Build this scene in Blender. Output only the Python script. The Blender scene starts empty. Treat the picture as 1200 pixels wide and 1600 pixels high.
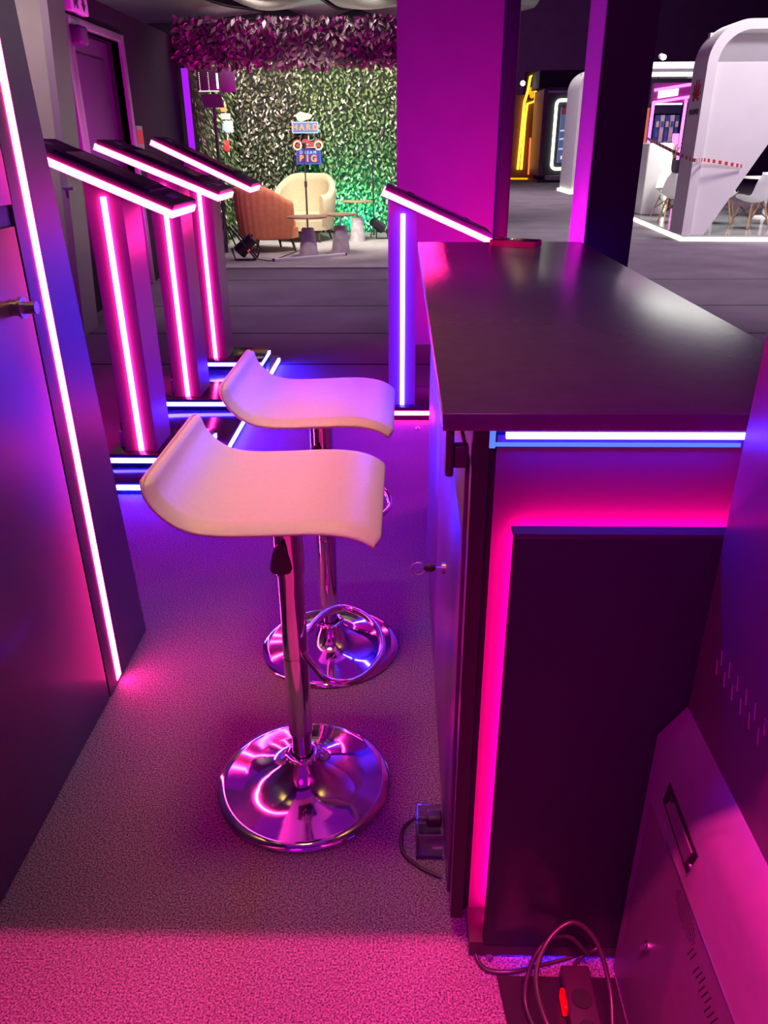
import bpy, bmesh, math, random
from mathutils import Vector, Matrix
random.seed(7)
sc = bpy.context.scene
COL = sc.collection
R = math.radians

# ---------------------------------------------------------------- camera
def look(pitch, yaw, roll):
    cy, sy, cp, sp = math.cos(yaw), math.sin(yaw), math.cos(pitch), math.sin(pitch)
    F = Vector((-sy*cp, cy*cp, -sp)); Rt = Vector((cy, sy, 0)); U = Rt.cross(F)
    cr, sr = math.cos(roll), math.sin(roll)
    R2 = cr*Rt + sr*U; U2 = -sr*Rt + cr*U
    m = Matrix((R2, U2, -F)).transposed().to_4x4()
    return m
cd = bpy.data.cameras.new('camera'); cam = bpy.data.objects.new('camera', cd); COL.objects.link(cam)
cam.matrix_world = Matrix.Translation((0, 0, 1.42)) @ look(R(25.67), R(1.49), R(-.37))
cd.sensor_fit = 'VERTICAL'; cd.sensor_height = 24; cd.lens = 24*1194/1600
cd.clip_start = .02; cd.clip_end = 200
sc.camera = cam
sc.view_settings.view_transform = 'Standard'; sc.view_settings.look = 'None'
sc.view_settings.gamma = 1; sc.view_settings.use_curve_mapping = False
sc.view_settings.exposure = 0.0

# ---------------------------------------------------------------- world, hall lights and added fills
w = bpy.data.worlds.new('world'); sc.world = w; w.use_nodes = True
bg = w.node_tree.nodes['Background']; bg.inputs[0].default_value = (.46, .010, .74, 1); bg.inputs[1].default_value = .36

def area(name, loc, aim, size, power, color, sizey=None, spread=180):
    l = bpy.data.lights.new(name, 'AREA'); l.energy = power; l.color = color
    l.size = size
    if sizey: l.shape = 'RECTANGLE'; l.size_y = sizey
    l.spread = R(spread)
    o = bpy.data.objects.new(name, l); COL.objects.link(o); o.location = loc
    d = Vector(aim) - Vector(loc)
    o.rotation_euler = d.to_track_quat('-Z', 'Y').to_euler()
    return o
def spot(name, loc, aim, power, color, angle=60, blend=.5, r=.05):
    l = bpy.data.lights.new(name, 'SPOT'); l.energy = power; l.color = color
    l.spot_size = R(angle); l.spot_blend = blend; l.shadow_soft_size = r
    o = bpy.data.objects.new(name, l); COL.objects.link(o); o.location = loc
    o.rotation_euler = (Vector(aim)-Vector(loc)).to_track_quat('-Z', 'Y').to_euler()
    return o
def point(name, loc, power, color, r=.05):
    l = bpy.data.lights.new(name, 'POINT'); l.energy = power; l.color = color; l.shadow_soft_size = r
    o = bpy.data.objects.new(name, l); COL.objects.link(o); o.location = loc
    return o
# hall lamp over the bar stools
spot('hall_lamp', (-.30, 1.35, 3.6), (-.30, 1.50, 0), 185, (1, .62, .10), 36, 1.0, .25)
# pink lamp behind the photographer, cut off by an added unseen beam
area('rear_lamp', (.10, -.06, 2.65), (.10, -.059, 0), .8, 135, (1, .03, .24), .006, 120)
spot('terminal_fill', (-.42, -.75, 2.3), (.62, .85, .45), 190, (1, .0, .66), 48, .8, .3)  # added magenta fill, brightens the terminal and counter front
spot('aisle_carpet_fill', (-.8, 6.2, 4.6), (-.5, 8.0, 0), 260, (.90, .60, 1), 58, .9, .4)  # added fill without a visible source, lifts the far carpet
spot('worktop_fill', (2.0, 2.4, 3.4), (.40, 1.9, 1.08), 130, (.50, .42, 1), 34, 1, .3)  # added bluish fill to tint the worktop, no real lamp here
point('left_drape_fill', (-4.3, 10.2, 1.4), 45, (1, .78, .85), .3)  # hidden fill added behind the wall to light the left drape
spot('partition_fill', (-2.6, 4.9, 3.2), (-2.8, 6.35, 1.8), 150, (1, .84, .72), 46, .9, .1)  # added warm fill that brightens the grey partition
# stage lamps, with fills added for the drapes and stage front
spot('stage_lamp', (-2.0, 11.45, 3.0), (-1.3, 14.2, 1.3), 430, (1, .93, .80), 110, .6, .15)
spot('stage_lamp', (-.4, 11.45, 3.0), (-.9, 14.2, 1.2), 380, (.9, 1, .82), 110, .6, .15)
area('stage_floor_lamp', (-1.2, 11.9, 3.4), (-1.2, 11.7, 0), 2.0, 210, (1, .84, .84), None, 120)
spot('drape_fill', (-.1, 12.2, 1.2), (-.2, 14.2, 3.6), 130, (1, .50, .48), 50, .8, .2)  # added pinkish fill so the drapes show
spot('drape_fill', (-2.2, 12.2, 1.2), (-2.2, 14.2, 3.6), 90, (1, .85, .9), 50, .8, .2)  # second added fill for the drapes, left side
spot('stage_front_fill', (-1.0, 9.4, 3.2), (-1.3, 12.0, .4), 260, (1, .82, .85), 50, .6, .1)  # invisible fill added for the unlit fronts of the stage furniture
spot('header_flood', (-1.2, 8.2, .9), (-1.4, 11.0, 2.6), 600, (1, .0, .55), 60, .6, .1)
spot('door_flood', (-1.6, 7.0, .5), (-2.9, 8.6, 1.6), 420, (.8, .01, .65), 90, .8, .1)
# white lamps of the hall over the aisle on the right, plus an added far-wall fill
spot('aisle_lamp', (6.5, 10.5, 8), (6.2, 11, 0), 3000, (1, .88, .90), 82, .5, .6)
area('aisle_lamp', (4, 24, 7), (4, 24, 0), 8, 520, (1, .9, .88), None, 110)
area('far_wall_fill', (6, 44, 4), (6, 56, 7), 10, 1000, (.75, .20, .9))  # added purple fill to raise the dark far wall
area('booth_lamp', (6.2, 14.6, 3.6), (6.2, 14.6, 0), 2.2, 260, (1, 1, .92))
spot('booth_front_lamp', (6.0, 9.0, 4.0), (5.2, 13.0, 1.4), 330, (.95, .9, 1), 60, .6, .3)
# magenta floods on the two columns
spot('column_flood', (1.0, 4.55, .3), (.55, 6.0, 1.0), 215, (1, .0, .25), 100, .9, .1)
point('post_uplight', (.60, 3.42, .90), 26, (1, .0, .75), .03)
spot('teal_uplight', (-.85, 13.75, .15), (-.75, 14.4, .7), 220, (.0, 1, .55), 130, .8, .05)

# ---------------------------------------------------------------- materials
def mat(name, color, rough=.5, metal=0, spec=.5, em=None, es=0, noise=None, bump=0, coat=0, trans=0, wave=None):
    m = bpy.data.materials.new(name); m.use_nodes = True
    nt = m.node_tree; b = nt.nodes['Principled BSDF']
    b.inputs['Base Color'].default_value = (*color, 1); b.inputs['Roughness'].default_value = rough
    b.inputs['Metallic'].default_value = metal; b.inputs['Specular IOR Level'].default_value = spec
    b.inputs['Coat Weight'].default_value = coat
    b.inputs['Transmission Weight'].default_value = trans
    if em: b.inputs['Emission Color'].default_value = (*em, 1); b.inputs['Emission Strength'].default_value = es
    if noise:
        scale, c2, lo, hi = noise
        tc = nt.nodes.new('ShaderNodeTexCoord'); n = nt.nodes.new('ShaderNodeTexNoise'); n.inputs['Scale'].default_value = scale
        n.inputs['Detail'].default_value = 4
        r = nt.nodes.new('ShaderNodeValToRGB'); r.color_ramp.elements[0].position = lo; r.color_ramp.elements[1].position = hi
        r.color_ramp.elements[0].color = (*color, 1); r.color_ramp.elements[1].color = (*c2, 1)
        nt.links.new(tc.outputs['Object'], n.inputs['Vector']); nt.links.new(n.outputs['Fac'], r.inputs['Fac'])
        nt.links.new(r.outputs['Color'], b.inputs['Base Color'])
        if bump:
            bp = nt.nodes.new('ShaderNodeBump'); bp.inputs['Strength'].default_value = bump; bp.inputs['Distance'].default_value = .002
            nt.links.new(n.outputs['Fac'], bp.inputs['Height']); nt.links.new(bp.outputs['Normal'], b.inputs['Normal'])
    return m
def emit(name, color, s):
    m = bpy.data.materials.new(name); m.use_nodes = True; nt = m.node_tree
    nt.nodes.remove(nt.nodes['Principled BSDF']); e = nt.nodes.new('ShaderNodeEmission')
    e.inputs[0].default_value = (*color, 1); e.inputs[1].default_value = s
    nt.links.new(e.outputs[0], nt.nodes['Material Output'].inputs[0]); return m
def leafmat(name, cols, rough=.35, spec=.5):
    m = bpy.data.materials.new(name); m.use_nodes = True; nt = m.node_tree; b = nt.nodes['Principled BSDF']
    g = nt.nodes.new('ShaderNodeNewGeometry'); r = nt.nodes.new('ShaderNodeValToRGB')
    r.color_ramp.interpolation = 'CONSTANT'
    els = r.color_ramp.elements
    while len(els) < len(cols): els.new(.5)
    for i, c in enumerate(cols): els[i].position = i/len(cols); els[i].color = (*c, 1)
    nt.links.new(g.outputs['Random Per Island'], r.inputs[0]); nt.links.new(r.outputs[0], b.inputs['Base Color'])
    b.inputs['Roughness'].default_value = rough; b.inputs['Specular IOR Level'].default_value = spec
    return m
M = {}
M['black'] = mat('black_laminate', (.028, .024, .030), .38, spec=.3, noise=(6, (.034, .028, .036), .3, .7))
M['blackgloss'] = mat('black_gloss', (.022, .018, .026), .12)
M['satin'] = mat('satin_black_panel', (.085, .068, .092), .36, spec=.3, noise=(5, (.085, .066, .088), .3, .7))
M['metalbox'] = mat('powder_coated_steel', (.13, .10, .14), .42, noise=(40, (.145, .11, .155), .3, .7))
M['worktop'] = mat('worktop_laminate', (.070, .056, .088), .27, spec=.42, noise=(30, (.080, .066, .102), .3, .7), bump=.04)
M['post'] = mat('kiosk_post', (.20, .15, .20), .38)
M['frontpanel'] = mat('front_panel_black', (.016, .013, .026), .45, spec=.25)
M['screen'] = mat('screen_glass', (.03, .03, .035), .10)
M['bezel'] = mat('bezel', (.012, .011, .013), .5)
M['chrome'] = mat('chrome', (.86, .84, .87), .07, 1, noise=(9, (.78, .76, .79), .4, .6))
M['steel'] = mat('brushed_steel', (.5, .48, .5), .3, 1)
M['leather'] = mat('white_leatherette', (.80, .74, .72), .48, noise=(120, (.76, .70, .68), .3, .7), bump=.15)
M['piping'] = mat('seat_piping', (.62, .52, .50), .5)
M['plastic'] = mat('dark_plastic', (.035, .02, .035), .45)
M['cable'] = mat('black_cable', (.03, .028, .03), .35)
M['clear'] = mat('clear_plastic', (.7, .65, .72), .08, trans=.92)
M['redswitch'] = mat('red_switch', (.6, .0, .0), .3, em=(1, .0, .004), es=1.0)
M['white'] = mat('white_paint', (.74, .73, .72), .5, noise=(3, (.70, .69, .68), .3, .7))
M['whiteplastic'] = mat('white_plastic', (.78, .78, .76), .3)
M['wood'] = mat('beech_wood', (.55, .33, .17), .5, noise=(14, (.42, .24, .12), .3, .7))
M['darkwood'] = mat('dark_wood', (.10, .04, .03), .4, noise=(14, (.06, .025, .02), .3, .7))
M['orange'] = mat('orange_velvet', (.72, .25, .11), .75, noise=(18, (.62, .20, .09), .3, .7))
M['cream'] = mat('cream_fabric', (.52, .43, .28), .85, noise=(30, (.47, .38, .24), .3, .7), bump=.2)
M['concrete'] = mat('cone_concrete', (.62, .56, .57), .7, noise=(12, (.42, .37, .39), .3, .7))
M['tabletop'] = mat('table_top_wood', (.42, .26, .16), .4, noise=(10, (.34, .2, .12), .3, .7))
M['wall'] = mat('dark_wall_paint', (.030, .024, .030), .75, noise=(2, (.036, .028, .036), .3, .7), spec=.08)
M['farwall'] = mat('far_wall_cloth', (.05, .04, .05), .9, spec=.1, noise=(1.5, (.06, .048, .06), .3, .7))
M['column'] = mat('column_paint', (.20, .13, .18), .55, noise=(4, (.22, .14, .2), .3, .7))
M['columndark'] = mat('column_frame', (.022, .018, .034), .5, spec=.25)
M['greywall'] = mat('grey_partition', (.30, .28, .27), .6, noise=(5, (.33, .31, .30), .3, .7))
M['frame'] = mat('aluminium_frame', (.42, .38, .40), .35, .6)
M['doorleaf'] = mat('door_leaf', (.10, .05, .11), .5)
M['drape'] = mat('tent_drape', (.30, .25, .26), .9, noise=(1.2, (.38, .32, .33), .3, .7))
M['void'] = mat('dark_ceiling', (.03, .022, .03), .9)
M['pink'] = emit('pink_led', (1, .018, .25), 85)
M['blue'] = emit('blue_led', (.018, .012, 1), 190)
M['pinksoft'] = emit('pink_backlight', (1, .0, .18), 120)
M['bluesoft'] = emit('blue_backlight', (.10, .20, 1), 1.3)
M['bluefront'] = emit('blue_led_front', (.018, .013, 1), 90)
M['bluehot'] = emit('blue_led_tape', (.016, .012, 1), 420)
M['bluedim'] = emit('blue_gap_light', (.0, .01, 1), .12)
M['yellow'] = emit('yellow_neon', (1, .42, .02), 5)
M['whiteled'] = emit('white_led', (1, 1, .75), 5)
M['magled'] = emit('magenta_led', (1, .12, .85), 4)
M['purpleled'] = emit('purple_led', (.35, .01, .75), 1.3)
M['orangeled'] = emit('orange_led', (1, .16, .05), 1.6)
M['lampwhite'] = emit('lamp_white', (1, .95, .8), 40)
M['softlight'] = emit('light_strip_white', (1, .98, .85), 2.2)
M['leafgreen'] = leafmat('green_leaves', [(.17, .26, .09), (.10, .17, .06), (.26, .36, .13), (.05, .07, .035), (.62, .64, .46), (.13, .20, .08)])
M['leafdull'] = leafmat('dull_leaves', [(.15, .17, .09), (.08, .09, .05), (.24, .26, .14), (.04, .045, .03), (.75, .70, .62), (.11, .11, .07)])
M['leafpurple'] = leafmat('header_leaves', [(.05, .05, .03), (.03, .028, .02), (.10, .09, .06), (.02, .02, .015), (.16, .12, .12)])
M['red'] = mat('red_print', (.55, .03, .04), .5)
M['darkprint'] = mat('dark_print', (.05, .04, .05), .5)
M['signblue'] = mat('sign_blue', (.06, .16, .42), .4)
M['signlight'] = mat('sign_light_blue', (.35, .55, .80), .4)
M['signviolet'] = mat('sign_violet', (.05, .03, .30), .4)
M['signorange'] = mat('sign_orange', (.95, .28, .08), .4)
M['signcream'] = mat('sign_cream', (.80, .70, .50), .5)
M['signred'] = mat('sign_red', (.55, .04, .05), .4)

def floormat():
    m = bpy.data.materials.new('speckled_grey_carpet'); m.use_nodes = True; nt = m.node_tree; b = nt.nodes['Principled BSDF']
    tc = nt.nodes.new('ShaderNodeTexCoord')
    n = nt.nodes.new('ShaderNodeTexNoise'); n.inputs['Scale'].default_value = 260; n.inputs['Detail'].default_value = 3
    r = nt.nodes.new('ShaderNodeValToRGB'); e = r.color_ramp.elements
    e[0].position = .37; e[0].color = (.055, .044, .058, 1); e[1].position = .67; e[1].color = (.30, .24, .32, 1)
    n2 = nt.nodes.new('ShaderNodeTexNoise'); n2.inputs['Scale'].default_value = 1.3; n2.inputs['Detail'].default_value = 3
    r2 = nt.nodes.new('ShaderNodeValToRGB'); r2.color_ramp.elements[0].color = (.78, .78, .78, 1); r2.color_ramp.elements[1].color = (1.1, 1.1, 1.1, 1)
    r2.color_ramp.elements[0].position = .3; r2.color_ramp.elements[1].position = .7
    mx = nt.nodes.new('ShaderNodeMix'); mx.data_type = 'RGBA'; mx.blend_type = 'MULTIPLY'; mx.inputs[0].default_value = 1
    L = nt.links.new
    L(tc.outputs['Object'], n.inputs['Vector']); L(tc.outputs['Object'], n2.inputs['Vector'])
    L(n.outputs['Fac'], r.inputs[0]); L(n2.outputs['Fac'], r2.inputs[0]); L(r.outputs[0], mx.inputs[6]); L(r2.outputs[0], mx.inputs[7])
    # carpet roll seams across the aisle
    sp = nt.nodes.new('ShaderNodeSeparateXYZ'); L(tc.outputs['Object'], sp.inputs[0]); prev = mx.outputs[2]
    for y0 in (5.4, 6.40, 7.61, 9.2):
        s = nt.nodes.new('ShaderNodeMath'); s.operation = 'SUBTRACT'; s.inputs[1].default_value = y0; L(sp.outputs['Y'], s.inputs[0])
        a = nt.nodes.new('ShaderNodeMath'); a.operation = 'ABSOLUTE'; L(s.outputs[0], a.inputs[0])
        c = nt.nodes.new('ShaderNodeMath'); c.operation = 'LESS_THAN'; c.inputs[1].default_value = .018; L(a.outputs[0], c.inputs[0])
        x = nt.nodes.new('ShaderNodeMix'); x.data_type = 'RGBA'; L(c.outputs[0], x.inputs[0]); L(prev, x.inputs[6]); x.inputs[7].default_value = (.03, .025, .03, 1)
        prev = x.outputs[2]
    L(prev, b.inputs['Base Color']); b.inputs['Roughness'].default_value = .9; b.inputs['Specular IOR Level'].default_value = .08
    bp = nt.nodes.new('ShaderNodeBump'); bp.inputs['Strength'].default_value = .5; bp.inputs['Distance'].default_value = .004
    L(n.outputs['Fac'], bp.inputs['Height']); L(bp.outputs['Normal'], b.inputs['Normal'])
    return m
M['carpet'] = floormat()
M['stagecarpet'] = mat('light_grey_stage_carpet', (.30, .27, .27), .9, noise=(5, (.36, .33, .33), .3, .7))

# ---------------------------------------------------------------- mesh helpers
class MB:
    def __init__(s): s.b = bmesh.new()
    def poly(s, pts, faces):
        v = [s.b.verts.new(p) for p in pts]
        for f in faces:
            try: s.b.faces.new([v[i] for i in f])
            except ValueError: pass
        return v
    def box(s, x0, x1, y0, y1, z0, z1, bev=0, m=None):
        t = bmesh.new()
        v = [t.verts.new((x, y, z)) for x in (x0, x1) for y in (y0, y1) for z in (z0, z1)]
        for f in ((0, 1, 3, 2), (4, 6, 7, 5), (0, 4, 5, 1), (2, 3, 7, 6), (0, 2, 6, 4), (1, 5, 7, 3)): t.faces.new([v[i] for i in f])
        if bev: bmesh.ops.bevel(t, geom=t.edges[:], offset=bev, segments=2, affect='EDGES', profile=.5)
        if m: bmesh.ops.transform(t, matrix=m, verts=t.verts)
        s.merge(t); return s
    def merge(s, t):
        mp = {}
        for v in t.verts: mp[v] = s.b.verts.new(v.co)
        for f in t.faces:
            nf = s.b.faces.new([mp[v] for v in f.verts]); nf.smooth = f.smooth
        t.free()
    def prism(s, pts, fn, d0, d1, smooth=False):
        """pts 2d outline, fn(u,v,d)->3d"""
        n = len(pts); a = [s.b.verts.new(fn(u, v, d0)) for u, v in pts]; c = [s.b.verts.new(fn(u, v, d1)) for u, v in pts]
        s.b.faces.new(a); s.b.faces.new(c[::-1])
        for i in range(n):
            f = s.b.faces.new([a[i], a[(i+1) % n], c[(i+1) % n], c[i]]); f.smooth = smooth
        return s
    def lathe(s, prof, c=(0, 0, 0), seg=48, ax=None, sx=1, sy=1):
        q = [prof[0]]
        for a, b2 in zip(prof, prof[1:]):      # support loops keep long straight walls flat in shading
            dl = math.hypot(b2[0]-a[0], b2[1]-a[1])
            if dl > .025 and a[0] > 1e-6 and b2[0] > 1e-6 and len(prof) < 12:
                for k in (.0015/dl, 1-.0015/dl): q.append((a[0]+(b2[0]-a[0])*k, a[1]+(b2[1]-a[1])*k))
            q.append(b2)
        prof = q
        rings = []
        for r, z in prof:
            if r < 1e-6: rings.append([s.b.verts.new((c[0], c[1], c[2]+z))])
            else: rings.append([s.b.verts.new((c[0]+sx*r*math.cos(2*math.pi*i/seg), c[1]+sy*r*math.sin(2*math.pi*i/seg), c[2]+z)) for i in range(seg)])
        for a, b2 in zip(rings, rings[1:]):
            for i in range(seg):
                j = (i+1) % seg
                if len(a) == 1 and len(b2) == 1: continue
                if len(a) == 1: f = s.b.faces.new([a[0], b2[i], b2[j]])
                elif len(b2) == 1: f = s.b.faces.new([a[i], a[j], b2[0]])
                else: f = s.b.faces.new([a[i], a[j], b2[j], b2[i]])
                f.smooth = True
        return s
    def tube(s, pts, r, seg=10, closed=False, r2=None, cap=True):
        P = [Vector(p) for p in pts]; n = len(P); rings = []
        up = Vector((0, 0, 1)); prev = None
        for i, p in enumerate(P):
            if closed: t = (P[(i+1) % n]-P[i-1]).normalized()
            else: t = (P[min(i+1, n-1)]-P[max(i-1, 0)]).normalized()
            if prev is None:
                a = t.cross(up) if abs(t.z) < .95 else t.cross(Vector((1, 0, 0)))
                a.normalize()
            else:
                a = prev - t*prev.dot(t)
                a = a.normalized() if a.length > 1e-6 else t.orthogonal().normalized()
            prev = a; b2 = t.cross(a)
            rr = r if r2 is None else r+(r2-r)*i/(n-1)
            rings.append([s.b.verts.new(p+rr*(math.cos(2*math.pi*k/seg)*a+math.sin(2*math.pi*k/seg)*b2)) for k in range(seg)])
        m = n if closed else n-1
        for i in range(m):
            A, B = rings[i], rings[(i+1) % n]
            for k in range(seg):
                f = s.b.faces.new([A[k], A[(k+1) % seg], B[(k+1) % seg], B[k]]); f.smooth = True
        if not closed and cap: s.b.faces.new(rings[0][::-1]); s.b.faces.new(rings[-1])
        return s
    def disc(s, c, r, n, ax, seg=16):
        n = Vector(n).normalized(); a = n.orthogonal().normalized(); b2 = n.cross(a); c = Vector(c)
        return s.tube([c, c+n*ax], r, seg)
    def sphere(s, c, r, sz=1, seg=16):
        prof = [(r*math.sin(math.pi*i/10), -r*sz*math.cos(math.pi*i/10)) for i in range(11)]
        prof[0] = (0, -r*sz); prof[-1] = (0, r*sz)
        return s.lathe(prof, c, seg)
    def build(s, name, m, parent=None, loc=None):
        bmesh.ops.recalc_face_normals(s.b, faces=s.b.faces)
        me = bpy.data.meshes.new(name); s.b.to_mesh(me); s.b.free()
        me.set_sharp_from_angle(angle=R(70))
        me.materials.append(m)
        o = bpy.data.objects.new(name, me); COL.objects.link(o)
        if parent:
            o.parent = parent; o.matrix_parent_inverse = Matrix.Identity(4)
            if loc is None:
                me.transform(Matrix.Translation(-parent_world(parent)))
        return o
def parent_world(p):
    v = Vector((0, 0, 0))
    while p: v = v + p.location; p = p.parent
    return v
def spline(pts, n=10, closed=False):
    P = [Vector(p) for p in pts]; N = len(P); out = []
    for i in range(N if closed else N-1):
        if closed: a, b, c, d = P[i-1], P[i], P[(i+1) % N], P[(i+2) % N]
        else: a, b, c, d = P[max(i-1, 0)], P[i], P[i+1], P[min(i+2, N-1)]
        for k in range(n):
            t = k/n
            out.append(.5*((2*b)+(c-a)*t+(2*a-5*b+4*c-d)*t*t+(3*b-3*c+d-a)*t**3))
    if not closed: out.append(P[-1])
    return out
def rrect(x0, x1, y0, y1, r, n=6, corners='1111'):
    out = []
    for (cx, cy, a0, on, px, py) in ((x1-r, y0+r, -90, corners[0], x1, y0), (x1-r, y1-r, 0, corners[1], x1, y1), (x0+r, y1-r, 90, corners[2], x0, y1), (x0+r, y0+r, 180, corners[3], x0, y0)):
        if on == '1':
            for i in range(n+1): a = R(a0+90*i/n); out.append((cx+r*math.cos(a), cy+r*math.sin(a)))
        else: out.append((px, py))
    return out
def text_mb(txt, height, fn, depth=.004, bold=0, align='CENTER'):
    """letters as solid shapes: fn(u,v,d)->3d"""
    cu = bpy.data.curves.new('text', 'FONT'); cu.body = txt; cu.size = height*1.4; cu.align_x = align; cu.align_y = 'CENTER'
    cu.extrude = depth/2; cu.offset = bold
    o = bpy.data.objects.new('text', cu); COL.objects.link(o)
    me = o.to_mesh(); b = bmesh.new(); b.from_mesh(me); o.to_mesh_clear()
    bpy.data.objects.remove(o); bpy.data.curves.remove(cu)
    for v in b.verts: v.co = Vector(fn(v.co.x, v.co.y, v.co.z))
    m = MB(); m.b.free(); m.b = b; return m
def tag(o, label, cat, group=None, kind=None):
    o['label'] = label; o['category'] = cat
    if group: o['group'] = group
    if kind: o['kind'] = kind
    return o
def thing(name, loc, label, cat, group=None):
    o = bpy.data.objects.new(name, None); COL.objects.link(o); o.location = loc; o.empty_display_size = .1
    return tag(o, label, cat, group)
def struct(o, label=None):
    o['kind'] = 'structure'
    if label: o['label'] = label
    return o
def box(name, m, par, *a, bev=0): return MB().box(*a, bev=bev).build(name, m, par)

# ================================================================ THE SETTING
struct(MB().box(-7, 48, -2.5, 62, -.08, 0).build('floor', M['carpet']), 'speckled grey carpet')
# left wall with the doorway cut into it
mb = MB()
mb.box(-3.15, -2.9, 6.7, 7.62, 0, 2.66); mb.box(-3.15, -2.9, 8.97, 16.5, 0, 2.66); mb.box(-3.15, -2.9, 7.62, 8.97, 2.37, 2.66)
struct(mb.build('wall_left', M['wall']), 'dark painted wall with a doorway')
struct(MB().box(-7, 48, 56, 56.3, 0, 16).build('wall_back', M['farwall']), 'dark far wall of the hall')
struct(MB().box(-7, 2.2, 19.0, 19.2, 0, 5.2).build('wall_stage', M['farwall']), 'dark wall behind the hedge')
struct(MB().box(-7, 48, 16.0, 56, 13, 13.2).build('ceiling', M['void']), 'dark ceiling of the hall')
# doorway: frame, leaves
d = bpy.data.objects.new('door_1', None); COL.objects.link(d); d.location = (-2.9, 8.3, 0); d['kind'] = 'structure'; d['label'] = 'open purple-lit doorway with a metal frame'
mb = MB(); mb.box(-2.98, -2.86, 7.50, 7.62, 0, 2.44, .008); mb.box(-2.98, -2.86, 8.97, 9.06, 0, 2.44, .008); mb.box(-2.98, -2.86, 7.62, 8.97, 2.37, 2.44, .008)
mb.build('door_frame', M['frame'], d)
mb = MB(); mb.box(-3.08, -3.02, 7.82, 8.97, 0, 2.36); mb.box(-3.02, -3.00, 7.95, 8.80, .15, 2.2, .008); mb.build('door_leaf', M['doorleaf'], d)
mb = MB(); mb.box(-3.05, -2.88, 7.63, 7.70, 0, 2.36, .01); mb.box(-3.0, -2.9, 7.74, 7.78, 0, 2.3, .008); mb.build('door_jamb', M['frame'], d)
mb = MB(); mb.box(-2.9, -2.78, 7.66, 7.84, 2.22, 2.37, .03); mb.build('door_closer', M['doorleaf'], d)
# tent drapes
drp = bpy.data.objects.new('ceiling.001', None); COL.objects.link(drp); drp['kind'] = 'structure'; drp['label'] = 'grey fabric drapes of the tent ceiling'
def drape(x0, x1, y0, z0, y1, z1, sag, m=M['drape']):
    mb = MB(); n = 14; vs = []
    for k in (0, 1):
        row = []
        for i in range(n+1):
            for j in range(n+1):
                u, v = i/n, j/n
                row.append(mb.b.verts.new((x0+(x1-x0)*u+.5*v, y0+(y1-y0)*v, z0+(z1-z0)*v - sag*math.sin(math.pi*u) + .04*math.sin(9*v+5*u)+.03*k)))
        vs.append(row)
    for k in (0, 1):
        for i in range(n):
            for j in range(n):
                q = [vs[k][i*(n+1)+j], vs[k][(i+1)*(n+1)+j], vs[k][(i+1)*(n+1)+j+1], vs[k][i*(n+1)+j+1]]
                f = mb.b.faces.new(q if k else q[::-1]); f.smooth = True
    return mb.build('drape', m, drp)
drape(-6.6, -3.0, 7.0, 2.85, 16, 3.5, .06); drape(-2.7, -1.5, 11.5, 3.16, 17.8, 3.78, .08); drape(-1.3, .2, 11.5, 3.16, 17.8, 3.78, .08); drape(.3, 1.9, 11.5, 3.16, 17.8, 3.78, .08)
mb = MB(); mb.box(-7, 2.2, 11.3, 19.0, 5.0, 5.1); mb.build('ceiling_board', M['void'], drp)
# exit sign over the door
t = thing('exit_sign', (-2.9, 7.86, 2.47), 'small white emergency exit sign above the purple doorway', 'sign')
box('sign_box', M['white'], t, -2.9, -2.83, 7.66, 8.06, 2.47, 2.63, bev=.01)
mb = MB(); f = lambda u, v, d: (-2.828+d, 7.86+u, 2.55+v)
mb.prism([(.06, .05), (.10, .05), (.10, .0), (.13, .0), (.08, -.06), (.03, 0), (.06, 0)], f, 0, .003)
mb.build('arrow', M['darkprint'], t); mb = MB()
mb.prism([(-.14, .055), (-.03, .055), (-.03, .045), (-.13, .045), (-.13, -.055), (-.14, -.055)], f, 0, .003)
mb.prism([(-.10, .03), (-.07, .04), (-.04, .01), (-.06, -.01), (-.05, -.05), (-.08, -.05), (-.09, -.01), (-.12, -.04)], f, 0, .003)
mb.build('pictogram', M['darkprint'], t)
# notice beside the door
t = thing('wall_notice', (-2.9, 9.2, 1.35), 'small framed notice on the dark wall right of the doorway', 'notice')
box('notice_frame', M['frame'], t, -2.9, -2.87, 9.12, 9.32, 1.38, 1.62)
box('notice_print', M['red'], t, -2.87, -2.866, 9.14, 9.30, 1.44, 1.58)
# grey partition panel
t = thing('partition_panel', (-3.3, 6.4, 0), 'tall grey partition panel in front of the doorway, behind the leftmost kiosk', 'partition')
MB().prism([(-4.6, 0), (-2.70, 0), (-2.50, 3.2), (-4.6, 3.2)], lambda u, v, d: (u, d, v), 6.33, 6.58).build('panel', M['greywall'], t)
MB().prism([(-2.70, 0), (-2.645, 0), (-2.445, 3.2), (-2.50, 3.2)], lambda u, v, d: (u, d, v), 6.31, 6.62).build('edge_profile', M['frame'], t)
box('latch', M['steel'], t, -2.60, -2.52, 6.27, 6.31, 1.12, 1.14)

# ================================================================ COLUMNS
t = thing('display_column', (.35, 6.2, 0), 'wide magenta-lit column with a dark frame post, behind the counter', 'column')
box('panel', M['column'], t, -.05, .665, 6.0, 6.5, 0, 3.6)
box('frame_post', M['columndark'], t, .665, .765, 5.97, 6.5, 0, 3.6, bev=.006)
t = thing('support_post', (.83, 3.45, 0), 'slim square post with one magenta-lit side, at the far end of the counter', 'column')
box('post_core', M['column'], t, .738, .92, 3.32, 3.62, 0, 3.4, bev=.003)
box('front_board', M['columndark'], t, .736, .925, 3.30, 3.32, 0, 3.4)

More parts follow.
